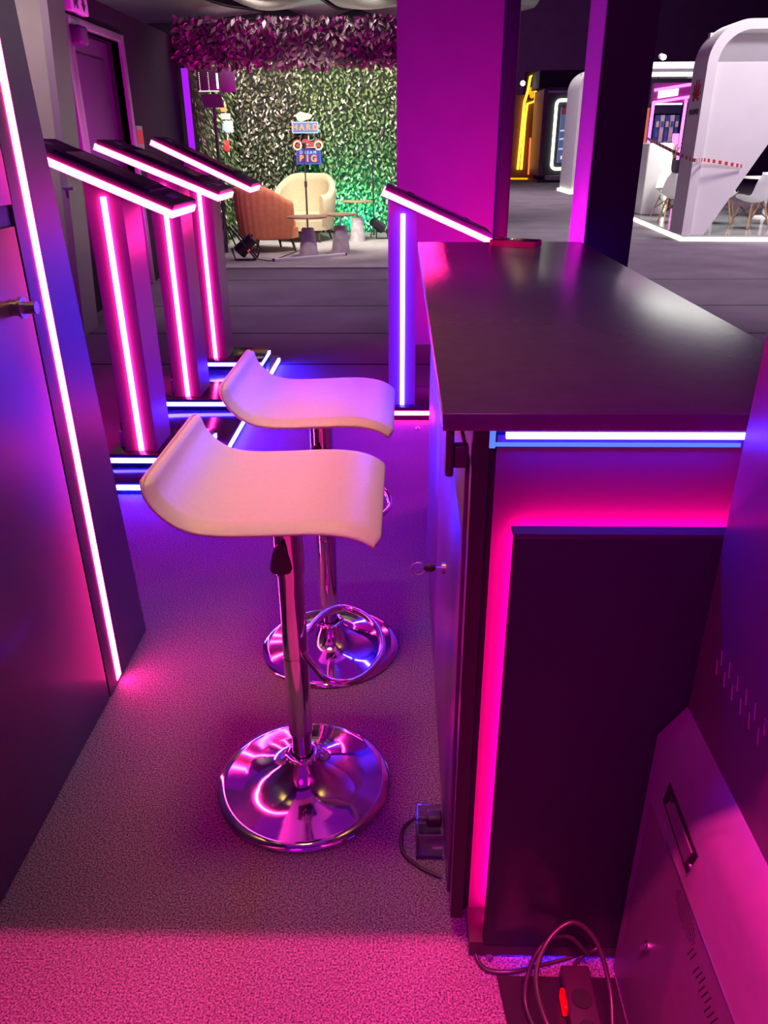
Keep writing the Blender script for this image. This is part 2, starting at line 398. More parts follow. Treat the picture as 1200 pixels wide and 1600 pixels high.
# ================================================================ LEFT CABINET
t = thing('storage_cabinet', (-1.1, 1.0, 0), 'tall black cabinet with a full-height pink light line, at the left edge', 'cabinet')
MB().prism([(-.6, 0), (2.056, 0), (1.848, 2.6), (-.6, 2.6)], lambda u, v, d: (d, u, v), -1.45, -.838).build('body', M['black'], t)
MB().prism([(1.724, 0), (2.056, 0), (1.848, 2.6), (1.724, 2.6)], lambda u, v, d: (d, u, v), -.838, -.83).build('side_panel', M['satin'], t)
dl = box('door', M['satin'], t, -.838, -.83, .85, 1.716, .004, 1.268, bev=.0015)
du = box('door', M['satin'], t, -.838, -.83, .85, 1.730, 1.310, 2.6, bev=.0015)
box('door', M['satin'], t, -.838, -.83, -.6, .842, .004, 1.268, bev=.0015)
box('shelf_slot', M['bezel'], t, -.839, -.836, -.2, 1.73, 1.27, 1.308)
box('light_strip', M['pink'], t, -.836, -.8288, 1.782, 1.814, 0.012, 2.6)
mb = MB(); mb.tube([(-.83, 1.635, 1.112), (-.812, 1.635, 1.112)], .017, 24); mb.tube([(-.812, 1.635, 1.112), (-.806, 1.635, 1.112)], .022, 24)
mb.tube([(-.806, 1.635, 1.112), (-.778, 1.635, 1.112)], .013, 24)
k = mb.build('lock', M['steel'], dl)

# ================================================================ COUNTER
t = thing('reception_counter', (.38, 1.8, 0), 'black reception counter with blue and pink light lines and a stool-side door', 'counter')
WX0, WX1, WY0, WY1, WZ = .056, .672, 1.012, 3.07, 1.085
wt = box('worktop', M['worktop'], t, WX0, WX1, WY0, WY1, WZ-.026, WZ, bev=.0015)
box('body', M['black'], t, .122, .66, 1.045, 2.58, .03, WZ-.027)
box('side_panel', M['satin'], t, .100, .122, 1.018, 2.58, .045, WZ-.027, bev=.001)
box('panel_edge', M['bezel'], t, .0995, .1225, 1.0145, 1.018, .045, WZ-.027)
db = box('door', M['satin'], t, .094, .100, 1.06, 1.80, .06, 1.0, bev=.0012)
box('door', M['satin'], t, .094, .100, 1.806, 2.56, .06, 1.0, bev=.0012)
# far support leg of the worktop
box('support_panel', M['satin'], t, .12, .64, 3.0, 3.03, 0, WZ-.027)
box('front_panel', M['satin'], t, .136, .66, 1.036, 1.045, .03, WZ-.04)
# raised front panel, lit from behind
box('plinth_board', M['black'], t, .133, .66, .962, 1.036, .012, .048)
box('raised_panel', M['frontpanel'], t, .159, .66, .957, .977, .048, .921, bev=.002)
box('panel_rim', M['void'], t, .157, .66, .958, .984, .921, .926)
box('panel_backlight', M['pinksoft'], t, .174, .66, 1.010, 1.018, .886, .893)
box('panel_backlight', M['pinksoft'], t, .172, .179, 1.010, 1.018, .060, .893)
mb = MB(); mb.box(.183, .66, .984, 1.036, .05, .882); mb.box(.169, .171, .984, 1.010, .05, .896); mb.box(.171, .66, .984, 1.010, .894, .896); mb.build('panel_backing_shield', M['black'], t)  # includes thin lips added to shield the pink backlight sideways and upwards
mb = MB(); mb.box(.146, .48, 1.016, 1.024, 1.046, 1.054); ls = mb.build('front_light', M['bluefront'], t)
box('front_light_edge', M['bluesoft'], t, .130, .48, 1.029, 1.033, 1.030, 1.035)
box('front_light_corner', M['bluesoft'], t, .124, .132, 1.022, 1.034, 1.030, 1.056)
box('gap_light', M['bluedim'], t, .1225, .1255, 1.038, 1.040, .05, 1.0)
box('side_light', M['bluehot'], t, .072, .078, 2.15, 3.04, 1.050, 1.0585)
box('rear_light', M['blue'], t, .10, .60, 3.05, 3.056, 1.050, 1.0585)
box('floor_light', M['blue'], t, .20, .40, 1.00, 1.006, .006, .011)
mb = MB(); mb.box(.062, .074, 1.02, 1.06, .985, 1.058, .004); mb.box(.074, .096, 1.03, 1.05, .995, 1.03, .003); mb.build('bracket', M['plastic'], t)
# lock with key and ring in the counter door
mb = MB(); mb.tube([(.094, 1.43, .60), (.086, 1.43, .60)], .012, 20); lk = mb.build('lock', M['steel'], db)
mb = MB(); mb.box(.066, .088, 1.427, 1.433, .5985, .6015); mb.build('key_blade', M['steel'], lk)
mb = MB(); mb.lathe([(0, -.004), (.011, -.003), (.012, 0), (.011, .003), (0, .004)], (0, 0, 0), 20)
for v in mb.b.verts: v.co = Vector((.060+v.co.x*1.2, 1.43+v.co.z, .60+v.co.y*.75))
mb.build('key_head', M['plastic'], lk)
mb = MB(); mb.tube([(.036+.015*math.cos(a), 1.43, .597+.015*math.sin(a)) for a in [2*math.pi*i/24 for i in range(24)]], .0018, 6, True)
mb.build('key_ring', M['steel'], lk)

# phone on the worktop
t = thing('smartphone', (.41, 2.95, WZ), 'smartphone in a glossy pink case lying at the far end of the worktop', 'phone')
rot = Matrix.Translation((.41, 2.95, 0)) @ Matrix.Rotation(R(-26), 4, 'Z')
mb = MB(); mb.prism(rrect(-.088, .088, -.043, .043, .012), lambda u, v, d: rot @ Vector((u, v, d)), WZ+.0005, WZ+.020, True); mb.build('case', mat('phone_case', (.85, .22, .3), .12), t)
mb = MB(); mb.prism(rrect(-.083, .083, -.038, .038, .01), lambda u, v, d: rot @ Vector((u, v, d)), WZ+.020, WZ+.0215); mb.build('screen', M['screen'], t)
mb = MB(); mb.prism(rrect(-.082, -.050, .005, .036, .008), lambda u, v, d: rot @ Vector((u, v, d)), WZ+.0215, WZ+.0235); mb.build('camera_bump', mat('camera_bump', (.5, .1, .14), .2), t)

# ================================================================ SELF-SERVICE KIOSK (right edge)
t = thing('service_terminal', (.7, .5, 0), 'dark metal terminal with a ticket slot and speaker grille, at the right edge', 'terminal')
box('upper_body', M['metalbox'], t, .446, .95, .0, .951, .60, 2.2, bev=.002)
mb = MB(); mb.prism([(.408, 0), (.95, 0), (.95, .6), (.446, .629), (.408, .572)], lambda u, v, d: (u, d, v), .0, .9512); lb = mb.build('lower_body', M['metalbox'], t)
# lower door panel with its seam
mb = MB(); mb.box(.4074, .409, .02, .93, .03, .455); dr = mb.build('service_door', M['metalbox'], t)
mb = MB(); mb.box(.4062, .4085, .02, .845, .4555, .4575); mb.build('door_seam', M['steel'], t)
mb = MB(); mb.prism([(.874, .548), (.884, .500), (.766, .484), (.748, .540)], lambda u, v, d: (d, u, v), .4065, .4085); sl = mb.build('ticket_slot', M['bezel'], t)
mb = MB(); mb.prism([(.853, .536), (.868, .508), (.775, .495), (.762, .530)], lambda u, v, d: (d, u, v), .4045, .4070); mb.build('slot_flap', M['metalbox'], sl)
mb = MB(); mb.box(.4035, .407, .846, .862, .533, .537); mb.build('slot_rim', M['steel'], sl)
mb = MB(); mb.disc((.4045, .756, .512), .004, (-1, 0, 0), .003); mb.build('slot_knob', M['steel'], sl)
mb = MB()
for i in range(-7, 8):
    for j in range(-7, 8):
        if i*i+j*j < 50: mb.disc((.4074, .742+i*.0058, .425+j*.0035+(.0017 if i % 2 else 0)), .0011, (-1, 0, 0), .0006, 6)
mb.build('speaker_grille', M['bezel'], dr)
mb = MB()
for k in range(4):
    for j in range(3 if k else 2):
        y = .712-.024*k-.010*j; z0 = .385-.004*k
        mb.prism([(y, z0+.004*j), (y+.002, z0+.004*j), (y-.008, z0+.028+.004*j), (y-.010, z0+.028+.004*j)], lambda u, v, d: (d, u, v), .4068, .4076)
mb.build('vent_slot', M['bezel'], dr)
mb = MB(); mb.disc((.4074, .829, .235), .0095, (-1, 0, 0), .004, 20); lk = mb.build('lock', M['steel'], dr)
mb = MB(); mb.box(.393, .402, .828, .830, .228, .243); mb.build('keyhole_tab', M['chrome'], lk)
mb = MB()
for k in range(6):
    for j in range(2):
        y = .885-.028*k-.008*j; z0 = .742+.022*j
        mb.prism([(y, z0), (y+.0012, z0), (y+.008, z0+.020), (y+.0068, z0+.020)], lambda u, v, d: (d, u, v), .4450, .4462)
mb.build('louvre', mat('louvre_edge', (.22, .15, .23), .35), t)
for (y, z) in ((.907, .636), (.742, .781)):
    mb = MB(); mb.disc((.446, y, z), .0022, (-1, 0, 0), .0012, 12); mb.build('screw', M['steel'], t)

# ================================================================ UNSEEN BEAM added to cut off the rear lamp
t = thing('light_cutoff_beam', (-.2, .16, 2.2), 'unseen dark beam added overhead to cut off the rear lamp', 'beam')
box('beam', M['black'], t, -.83, .95, .12, .20, 2.2, 2.75)  # out-of-view blocker, added to shape the edge of the pink light

# ================================================================ BAR STOOLS
def stool(x, y, dz, foot_rot, foot_z, label, lever=True):
    t = thing('bar_stool', (x, y, 0), label, 'bar stool', 'white bar stools at the counter')
    def part(mb, n, m, p=t): 
        o = mb.build(n, m, p, loc=0); return o
    # flared chrome foot
    mb = MB(); prof = [(0, 0), (.208, 0), (.2125, .004), (.2105, .009), (.19, .0125), (.15, .018), (.115, .026), (.085, .038), (.06, .055), (.045, .073), (.037, .088), (.034, .092), (0, .092)]
    part(mb.lathe(prof, seg=96), 'base', M['chrome'])
    mb = MB(); mb.lathe([(.028, .088), (.040, .088), (.043, .093), (.040, .098), (.028, .098)], seg=48)
    for i in range(20):
        a = 2*math.pi*i/20; mb.sphere((.040*math.cos(a), .040*math.sin(a), .093), .0045, seg=8)
    part(mb, 'collar', M['chrome'])
    part(MB().lathe([(.0235, .09), (.0235, .17), (0, .17)], seg=40), 'gas_lift', M['chrome'])
    part(MB().lathe([(0, .165), (.0285, .165), (.0285, .384), (.0275, .386), (.0285, .388), (.0285, .74), (0, .74)], seg=48), 'pole', M['chrome'])
    part(MB().lathe([(0, .60), (.0315, .60), (.0315, .765), (.02, .77), (0, .77)], seg=48), 'sleeve', M['chrome'])
    mb = MB(); mb.box(-.09, .09, -.09, .09, .768, .782, .004); part(mb, 'seat_plate', M['plastic'])
    # footrest loop
    c, s = math.cos(foot_rot), math.sin(foot_rot)
    pts = [(.020, -.012, .022), (.052, -.048, .005), (.082, -.078, -.003), (.13, -.072, -.010), (.168, -.018, -.020), (.192, .06, -.028), (.185, .14, -.025), (.15, .20, -.020), (.10, .225, -.012), (.062, .205, -.004), (.03, .13, .008), (.008, .025, .020)]
    P = [(c*a-s*b, s*a+c*b, foot_z+h) for a, b, h in pts]
    mb = MB(); mb.tube(spline(P, 8), .0085, 12); part(mb, 'footrest', M['chrome'])
    if lever:
        out = [(0, .035), (.008, .033), (.013, .02), (.020, -.010), (.023, -.024), (.018, -.034), (0, -.038), (-.018, -.034), (-.023, -.024), (-.020, -.010), (-.013, .02), (-.008, .033)]
        mb = MB(); mb.prism(out, lambda u, v, d: (-.012+u, -.038+d-.1*v, .652+v), -.008, .006)
        bmesh.ops.bevel(mb.b, geom=mb.b.edges[:], offset=.002, segments=2, affect='EDGES')
        part(mb, 'height_lever', M['plastic'])
        mb = MB(); mb.tube([(-.01, -.03, .68), (-.005, .0, .73), (0, 0, .765)], .005, 8); part(mb, 'lever_rod', M['plastic'])
    # curved seat: profile in x,z swept along y
    prof = [(-.203, .892), (-.199, .868), (-.188, .848), (-.170, .829), (-.148, .815), (-.12, .807), (-.08, .804), (-.03, .805), (.02, .807), (.07, .809), (.11, .808), (.145, .803), (.172, .794), (.193, .781), (.203, .770)]
    SP = spline([(a, 0, b) for a, b in prof], 4); n = len(SP); m = 26; th = .026
    mb = MB(); top = []; bot = []
    hw = .197
    for i, p in enumerate(SP):
        tg = (SP[min(i+1, n-1)]-SP[max(i-1, 0)]).normalized(); nr = Vector((-tg.z, 0, tg.x))
        u = i/(n-1); e = min(u, 1-u)*.44
        # narrower towards both ends, rounded corners
        wdt = hw
        if e < .03: wdt = hw - .03 + math.sqrt(max(0, .03**2-(.03-e)**2))
        rt, rb = [], []
        for j in range(m+1):
            v = -1+2*j/m; yy = v*wdt
            d = min((1-abs(v))*wdt, min(u, 1-u)*.44+.004)
            k = min(1, d/.016); bul = math.sqrt(max(0, 1-(1-k)**2))
            c0 = Vector((p.x, yy, p.z)) - nr*th*.5
            rt.append(mb.b.verts.new(c0+nr*th*.5*bul)); rb.append(mb.b.verts.new(c0-nr*th*.5*bul))
        top.append(rt); bot.append(rb)
    for i in range(n-1):
        for j in range(m):
            f = mb.b.faces.new([top[i][j], top[i+1][j], top[i+1][j+1], top[i][j+1]]); f.smooth = True
            f = mb.b.faces.new([bot[i][j], bot[i][j+1], bot[i+1][j+1], bot[i+1][j]]); f.smooth = True
    bmesh.ops.remove_doubles(mb.b, verts=mb.b.verts, dist=.0005)
    holes = [e for e in mb.b.edges if len(e.link_faces) == 1]
    if holes: bmesh.ops.holes_fill(mb.b, edges=holes)
    for v in mb.b.verts: v.co.z += dz
    se = part(mb, 'seat', M['leather'])
    # piping all round the rim
    pl = []
    def edge(i, side):
        p = SP[i]; tg = (SP[min(i+1, n-1)]-SP[max(i-1, 0)]).normalized(); nr = Vector((-tg.z, 0, tg.x))
        u = i/(n-1); e = min(u, 1-u)*.44; wdt = hw
        if e < .03: wdt = hw - .03 + math.sqrt(max(0, .03**2-(.03-e)**2))
        q = Vector((p.x, side*(wdt+.001), p.z))-nr*th*.62; q.z += dz; return q
    loop = [edge(i, -1) for i in range(n)]+[edge(i, 1) for i in range(n-1, -1, -1)]
    mb = MB(); mb.tube(loop, .0035, 6, True); o = mb.build('piping', M['piping'], se, loc=0)
    return t
stool(-.238, 1.41, 0, R(0), .375, 'nearer white bar stool with a dark height lever, closest to the camera')
stool(-.222, 1.98, .004, R(5), .485, 'farther white bar stool, standing behind the nearer one')

# ================================================================ TOUCH KIOSKS
def kiosk(px, y0, x0, z0, x1, z1, label, pm, bm, desk_m, base, side_base, group=True, zb=.06, ydesk=-.03, dd=.34, led_left=True):
    """px post centre x; desk slopes from (x0,z0) to (x1,z1); base=(bx0,bx1,by0,by1,z0,z1)"""
    t = thing('touch_kiosk', (px, y0+.12, zb if base[4] else 0), label, 'kiosk', 'lit touch kiosks' if group else None)
    ux = Vector((x1-x0, 0, z1-z0)); Ln = ux.length; ux.normalize(); uz = Vector((-ux.z, 0, ux.x))
    ya, yb = y0+ydesk, y0+ydesk+dd
    F = lambda u, y, w: (x0+ux.x*u+uz.x*w, y, z0+ux.z*u+uz.z*w)
    def sl(mb, u0, u1, a, b, w0, w1): mb.prism([(u0, w0), (u1, w0), (u1, w1), (u0, w1)], lambda u, w, d: F(u, d, w), a, b); return mb
    # post with sloped top
    zt = lambda x: z0+(x-x0)*(z1-z0)/(x1-x0)-.012
    a, b = px-.077, px+.073
    mb = MB(); mb.prism([(a, base[5]), (b, base[5]), (b, zt(b)), (a, zt(a))], lambda u, v, d: (u, d, v), y0+.05, y0+.28); mb.build('post', M['post'], t)
    mb = MB(); mb.box(px-.012, px+.012, y0+.041, y0+.05, base[5]+.002, zt(px)-.035, .002); mb.build('post_light', pm, t)
    # desk
    mb = MB(); sl(mb, 0, Ln, ya, yb, 0, .05)
    dk = mb.build('desk', M['black'], t)
    mb = MB(); sl(mb, -.004, Ln+.006, ya-.006, ya, .0, .028); sl(mb, Ln, Ln+.006, ya, yb+.006, .0, .028)
    if led_left: sl(mb, -.006, 0, ya-.006, yb, .0, .028)
    mb.build('desk_light', desk_m, dk)
    mb = MB(); u0, u1 = .12, Ln-.12
    sl(mb, u0, u1, ya+.05, yb-.04, .05, .058); bz = mb.build('screen_bezel', M['bezel'], dk)
    mb = MB(); sl(mb, u0+.03, u1-.03, ya+.085, yb-.075, .058, .060); mb.build('screen', M['screen'], bz)
    mb = MB(); sl(mb, .03, .06, ya+.13, ya+.20, .05, .053); mb.build('card_reader', M['steel'], dk)
    mb = MB(); sl(mb, Ln-.075, Ln-.045, ya+.13, ya+.22, .05, .053); mb.build('label_plate', M['post'], dk)
    # base
    bx0, bx1, by0, by1, bz0, bz1 = base
    mb = MB(); mb.box(bx0, bx1, by0, by1, bz0, bz1, .002); bs = mb.build('base', M['blackgloss'], t)
    zc = (bz0+bz1)/2+.004
    mb = MB(); mb.box(bx0+.002, bx1, by0-.005, by0, zc-.011, zc+.011)
    if side_base: mb.box(bx1, bx1+.005, by0, by1-.02, zc-.011, zc+.011)
    mb.build('base_light', bm, bs)
    return t
P, B = M['pink'], M['blue']
kiosk(-1.228, 3.30, -1.52, 1.405, -.938, 1.160, 'leftmost touch kiosk with pink light lines, closest to the tall cabinet', P, B, P, (-1.37, -.945, 3.295, 3.66, .062, .125), True, dd=.36)
kiosk(-1.228, 4.16, -1.52, 1.405, -.938, 1.170, 'middle touch kiosk in the row of three with pink light lines', P, B, P, (-1.36, -.945, 4.155, 4.52, .062, .125), True)
kiosk(-1.262, 5.03, -1.50, 1.425, -.935, 1.165, 'farthest touch kiosk of the row of three, in front of the orange armchair', P, B, P, (-1.35, -.945, 5.025, 5.39, .062, .125), True, dd=.30)
kiosk(-.002, 4.17, -.105, 1.190, .440, .957, 'lone touch kiosk with a blue-lit post, beside the counter', B, P, P, (-.22, .46, 4.17, 4.62, .0, .075), False, group=False, dd=.34)
t = thing('kiosk_platform', (-1.1, 4.2, 0), 'long low glossy platform with a blue light line under the three kiosks', 'platform')
box('deck', M['blackgloss'], t, -1.42, -.885, 3.125, 5.42, 0, .062, bev=.002)
mb = MB(); mb.box(-1.285, -.886, 3.119, 3.125, .024, .046); mb.box(-.885, -.879, 3.125, 5.40, .024, .046); mb.build('deck_light', M['bluehot'], t)
for (x, y, lab) in ((-1.335, 3.42, 'small white power adapter left of the leftmost kiosk post'), (-1.33, 4.30, 'small white power adapter left of the middle kiosk post'), (-1.365, 5.2, 'small white power adapter left of the farthest kiosk post')):
    t = thing('power_adapter', (x, y, .125), lab, 'adapter', 'power adapters on the kiosk bases')
    zz = .125 if y < 5.1 else .062
    t.location.z = zz if x > -1.36 else .062
    zz = t.location.z
    box('housing', M['whiteplastic'], t, x-.014, x+.014, y-.02, y+.02, zz, zz+.075, bev=.004)
    mb = MB(); mb.tube(spline([(x, y, zz+.073), (x+.004, y, zz+.10), (x-.01, y+.02, zz+.11), (x-.02, y+.05, zz+.06), (x-.02, y+.09, zz+.005)], 6), .003, 6); mb.build('lead', M['cable'], t)

# ================================================================ FLOOR ITEMS near the counter
t = thing('socket_box', (.07, 1.235, 0), 'clear plastic socket box with a black plug on the floor by the counter door', 'socket box')
mb = MB(); mb.box(.036, .092, 1.19, 1.194, .006, .07); mb.box(.036, .092, 1.276, 1.280, .006, .07); mb.box(.036, .040, 1.194, 1.276, .006, .07); mb.build('cover', M['clear'], t)
box('base_plate', M['plastic'], t, .034, .0925, 1.188, 1.282, 0, .006)
mb = MB(); mb.box(.058, .0925, 1.232, 1.262, .045, .075, .006)
for i in range(5): mb.disc((.060-.007*i, 1.247, .060), .009-.0012*i, (-1, 0, 0), .0035, 12)
mb.build('plug', M['plastic'], t)
box('metal_clip', M['steel'], t, .070, .0925, 1.186, 1.190, .03, .036)
mb = MB(); mb.tube(spline([(.062, 1.247, .060), (.03, 1.247, .058), (.004, 1.235, .03), (.006, 1.20, .006), (.04, 1.165, .005), (.075, 1.145, .005), (.088, 1.14, .005)], 8), .0042, 8); mb.build('plug_lead', M['cable'], t)

t = thing('floor_plate', (.30, .8, 0), 'dark metal floor plate between the counter front and the right terminal', 'plate')
mb = MB(); mb.prism([(.183, .925), (.405, .925), (.405, .60), (.215, .60)], lambda u, v, d: (u, v, d), 0, .006); mb.build('plate', M['blackgloss'], t)
t = thing('power_strip', (.325, .85, .006), 'black power strip with a glowing red switch, lying on the floor plate', 'power strip')
box('body', M['plastic'], t, .298, .352, .70, .925, .006, .044, bev=.006)
box('switch', M['redswitch'], t, .291, .299, .846, .884, .014, .040, bev=.003)
for i in range(3):
    mb = MB(); y = .86-.055*i; mb.disc((.325, y, .044), .018, (0, 0, 1), .003, 20); mb.build('socket', M['bezel'], t)
def cable(pts, label, r=.0045):
    mb = MB(); mb.tube(spline(pts, 10), r, 10); return tag(mb.build('cable', M['cable']), label, 'cable')
cable([(.33, .72, .05), (.255, .76, .10), (.235, .84, .12), (.262, .90, .14), (.31, .925, .16), (.352, .91, .13), (.37, .86, .08), (.365, .80, .05), (.36, .72, .02)], 'black cable in a tall loop over the power strip')
cable([(.352, .94, .05), (.31, .945, .095), (.262, .93, .085), (.235, .90, .05), (.228, .86, .02), (.25, .80, .012), (.275, .75, .012)], 'black cable in a lower loop left of the power strip')
cable([(.142, .985, .02), (.150, .955, .006), (.168, .935, .006), (.21, .93, .0105), (.26, .945, .006), (.33, .965, .006), (.385, .99, .01)], 'black cable running along the floor under the counter front')
cable([(.398, 1.0, .03), (.375, .955, .05), (.345, .95, .03), (.33, .935, .03), (.325, .925, .03)], 'short black cable from the counter to the power strip', .0035)
t = thing('cable_sleeve', (.16, .98, 0), 'small clear sleeve lying on the floor at the counter corner', 'sleeve')
mb = MB(); mb.tube([(.155, 1.0, .008), (.175, .955, .008)], .006, 10); mb.build('sleeve', M['clear'], t)
t = tag(MB().lathe([(0, 0), (.012, 0), (.012, .004), (.006, .006), (.006, .012), (0, .012)], (0.085, 4.02, 0), 16).build('furniture_glide', M['steel']), 'tiny metal furniture glide on the carpet by the lone kiosk', 'glide')

# ================================================================ STAGE
struct(box('floor.001', M['stagecarpet'], None, -2.9, 1.6, 10.08, 14.7, 0.0, .02), 'light grey stage carpet')
def leaves(mb, fn, nu, nv, du, dv, size, jit=.6, lift=.08, p=1.0):
    for i in range(nu):
        for j in range(nv):
            if random.random() > p: continue
            u = (i+random.uniform(-jit, jit))*du; v = (j+random.uniform(-jit, jit))*dv
            L = size*random.uniform(.7, 1.3); W = L*random.uniform(.38, .55)
            a = random.uniform(-1.2, 1.2)-math.pi/2; tl = random.uniform(.1, .9)
            ca, sa = math.cos(a), math.sin(a); d0 = random.uniform(0, lift)
            pts = [(0, 0, 0), (.35*L, .5*W, .2*W), (.7*L, .35*W, .1*W), (L, 0, -.2*W), (.7*L, -.35*W, .1*W), (.35*L, -.5*W, .2*W)]
            vs = []
            for q, r, h in pts:
                w0 = random.random()*0
                vs.append(mb.b.verts.new(fn(u+ca*q-sa*r, v+sa*q+ca*r, d0+h+q*tl)))
            mb.b.faces.new([vs[0], vs[1], vs[2], vs[3]]); mb.b.faces.new([vs[0], vs[3], vs[4], vs[5]])
t = thing('hedge_backdrop', (-1.3, 14.4, 0), 'wide artificial green hedge wall behind the armchairs', 'hedge wall')
box('backing', mat('hedge_backing', (.02, .03, .015), .9), t, -2.80, .5, 14.36, 14.42, 0, 2.75)
mb = MB(); leaves(mb, lambda u, v, d: (-1.75+u, 14.36-d, v+.1), 48, 60, .047, .045, .066); mb.build('foliage', M['leafgreen'], t)
mb = MB(); leaves(mb, lambda u, v, d: (-2.76+u, 14.36-d, v+.1), 22, 60, .047, .045, .066); mb.build('foliage', M['leafdull'], t)
t = thing('side_hedge', (-2.85, 12.8, 0), 'narrow artificial hedge wall standing along the left side of the stage', 'hedge wall')
box('backing', mat('hedge_backing_side', (.02, .03, .015), .9), t, -2.895, -2.84, 11.4, 14.2, 0.02, 2.75)
mb = MB(); leaves(mb, lambda u, v, d: (-2.84+d, 11.45+u, v+.1), 44, 50, .062, .055, .075, p=.95); mb.build('foliage', M['leafgreen'], t)
t = thing('leafy_header', (-1.4, 11.0, 2.3), 'overhead band of dark artificial leaves lit purple, above the stage front', 'garland')
box('beam', mat('header_beam_paint', (.03, .02, .03), .8), t, -2.85, .75, 10.98, 11.25, 2.38, 2.80)
mb = MB(); leaves(mb, lambda u, v, d: (-2.83+u, 10.98-d, 2.36+v), 78, 12, .047, .043, .085, lift=.05)
leaves(mb, lambda u, v, d: (-2.82+u, 11.25+d, 2.36+v), 48, 8, .075, .06, .10, lift=.03)
mb.build('leaf_band', M['leafpurple'], t)
mb = MB(); leaves(mb, lambda u, v, d: (-2.8+u, 11.0+.2*v, 2.80+d*.9), 39, 2, .09, .1, .07, lift=.01)
leaves(mb, lambda u, v, d: (-2.5+u, 11.1+d, 2.33-.2*v), 44, 2, .075, .1, .09, lift=.03)
mb.build('leaf_fringe', M['leafgreen'], t)
for x0 in (-2.80, .65):
    t = tag(MB().box(x0-.03, x0+.03, 11.05, 11.2, 0.02, 2.375).build('header_upright', M['plastic']), 'dark upright holding the leafy header, ' + ('left' if x0 < 0 else 'right') + ' side', 'post')
t = tag(MB().box(-2.80, -2.73, 10.98, 11.04, .02, 2.30, .004).build('light_tube', M['purpleled']), 'vertical purple light tube at the left edge of the stage', 'light tube')

def barrel_chair(cx, cy, face, w, dth, hback, harm, m, label, legm, flutes, pl=.45):
    t = thing('armchair', (cx, cy, .02), label, 'armchair')
    rz = Matrix.Translation((cx, cy, .02)) @ Matrix.Rotation(face, 4, 'Z')   # local -y is the front
    zs = .20; n = 72; nv = 10
    mb = MB(); rings = []
    for i in range(n+1):
        a = -128+256*i/n; ar = R(a)                 # 0 = back centre (+y)
        f = abs(a)/128
        top = harm+(hback-harm)*(1-max(0, (f-pl)/(1-pl))**2*(3-2*max(0, (f-pl)/(1-pl))))
        row = []
        rip = .014*abs(math.sin(a*flutes)) if flutes else 0
        for k in range(nv+1):
            v = k/nv; z = zs+(top-zs)*v
            fl = .84+.16*math.sin(math.pi*min(1, v*.9+.12)*.62)
            row.append((math.sin(ar)*(w*.5*fl+rip), math.cos(ar)*(dth*.5*fl+rip), z))
        inner = [(p[0]*.80, p[1]*.80, p[2]) for p in row]
        mid = (row[-1][0]*.90, row[-1][1]*.90, row[-1][2]+.035)
        ring = row+[mid]+inner[::-1]
        rings.append([mb.b.verts.new(rz @ Vector(p)) for p in ring])
    for A, Bq in zip(rings, rings[1:]):
        for k in range(len(A)-1):
            f = mb.b.faces.new([A[k], Bq[k], Bq[k+1], A[k+1]]); f.smooth = True
        mb.b.faces.new([A[-1], Bq[-1], Bq[0], A[0]])
    mb.b.faces.new(rings[0]); mb.b.faces.new(rings[-1][::-1])
    mb.build('back_shell', m, t)
    mb = MB(); T = rz
    o = [(w*.43*math.cos(a)*1.0, dth*.43*math.sin(a) if math.sin(a) > 0 else dth*.50*math.sin(a)) for a in [2*math.pi*i/40 for i in range(40)]]
    mb.prism(o, lambda u, v, d: T @ Vector((u, v, d)), zs-.02, zs+.12)
    mb.build('seat_frame', m, t)
    mb = MB(); c2 = [(u*.90, v*.90-.01) for u, v in o]
    for s0, z0, z1 in ((1, zs+.12, zs+.22),): mb.prism(c2, lambda u, v, d: T @ Vector((u, v, d)), z0, z1, True)
    bmesh.ops.bevel(mb.b, geom=[e for e in mb.b.edges if e.calc_length() < 5 and abs(e.verts[0].co.z-e.verts[1].co.z) < 1e-4], offset=.03, segments=3, affect='EDGES')
    mb.build('seat_cushion', m, t)
    for sx in (-1, 1):
        for sy in (-1, 1):
            p0 = T @ Vector((sx*w*.28, sy*dth*.28, zs)); p1 = T @ Vector((sx*w*.33, sy*dth*.33, 0))
            mb = MB(); mb.tube([p0, p1], .025, 10, r2=.014); mb.build('leg', legm, t)
    return t
barrel_chair(-1.98, 11.85, R(120), .88, .90, .86, .66, M['orange'], 'orange fluted velvet armchair with its back to the camera', M['darkwood'], 14*math.pi/180)
barrel_chair(-1.58, 13.15, R(-14), 1.02, .86, .96, .66, M['cream'], 'cream tub armchair in front of the hedge, behind the small tables', M['darkwood'], 0, .22)
def cone_table(x, y, r0, r1, hc, ht, rt, label):
    t = thing('side_table', (x, y, .02), label, 'side table', None)
    MB().lathe([(0, 0), (r0, 0), (r0, .004), (r1, hc-.01), (r1-.01, hc), (0, hc)], (x, y, .02), 32).build('cone_base', M['concrete'], t)
    MB().lathe([(0, hc), (.012, hc), (.012, ht-.02), (0, ht-.02)], (x, y, .02), 14).build('stem', M['steel'], t)
    MB().lathe([(0, ht-.02), (rt-.01, ht-.02), (rt, ht-.012), (rt, ht-.004), (rt-.005, ht), (0, ht)], (x, y, .02), 40).build('table_top', M['tabletop'], t)
cone_table(-1.31, 11.10, .135, .085, .38, .53, .28, 'left of the three cone-footed side tables, beneath the microphone stand')
cone_table(-.90, 11.60, .135, .09, .36, .52, .25, 'middle cone-footed side table, between the other two')
cone_table(-.735, 13.05, .125, .09, .36, .60, .25, 'right cone-footed side table, nearest the hedge')
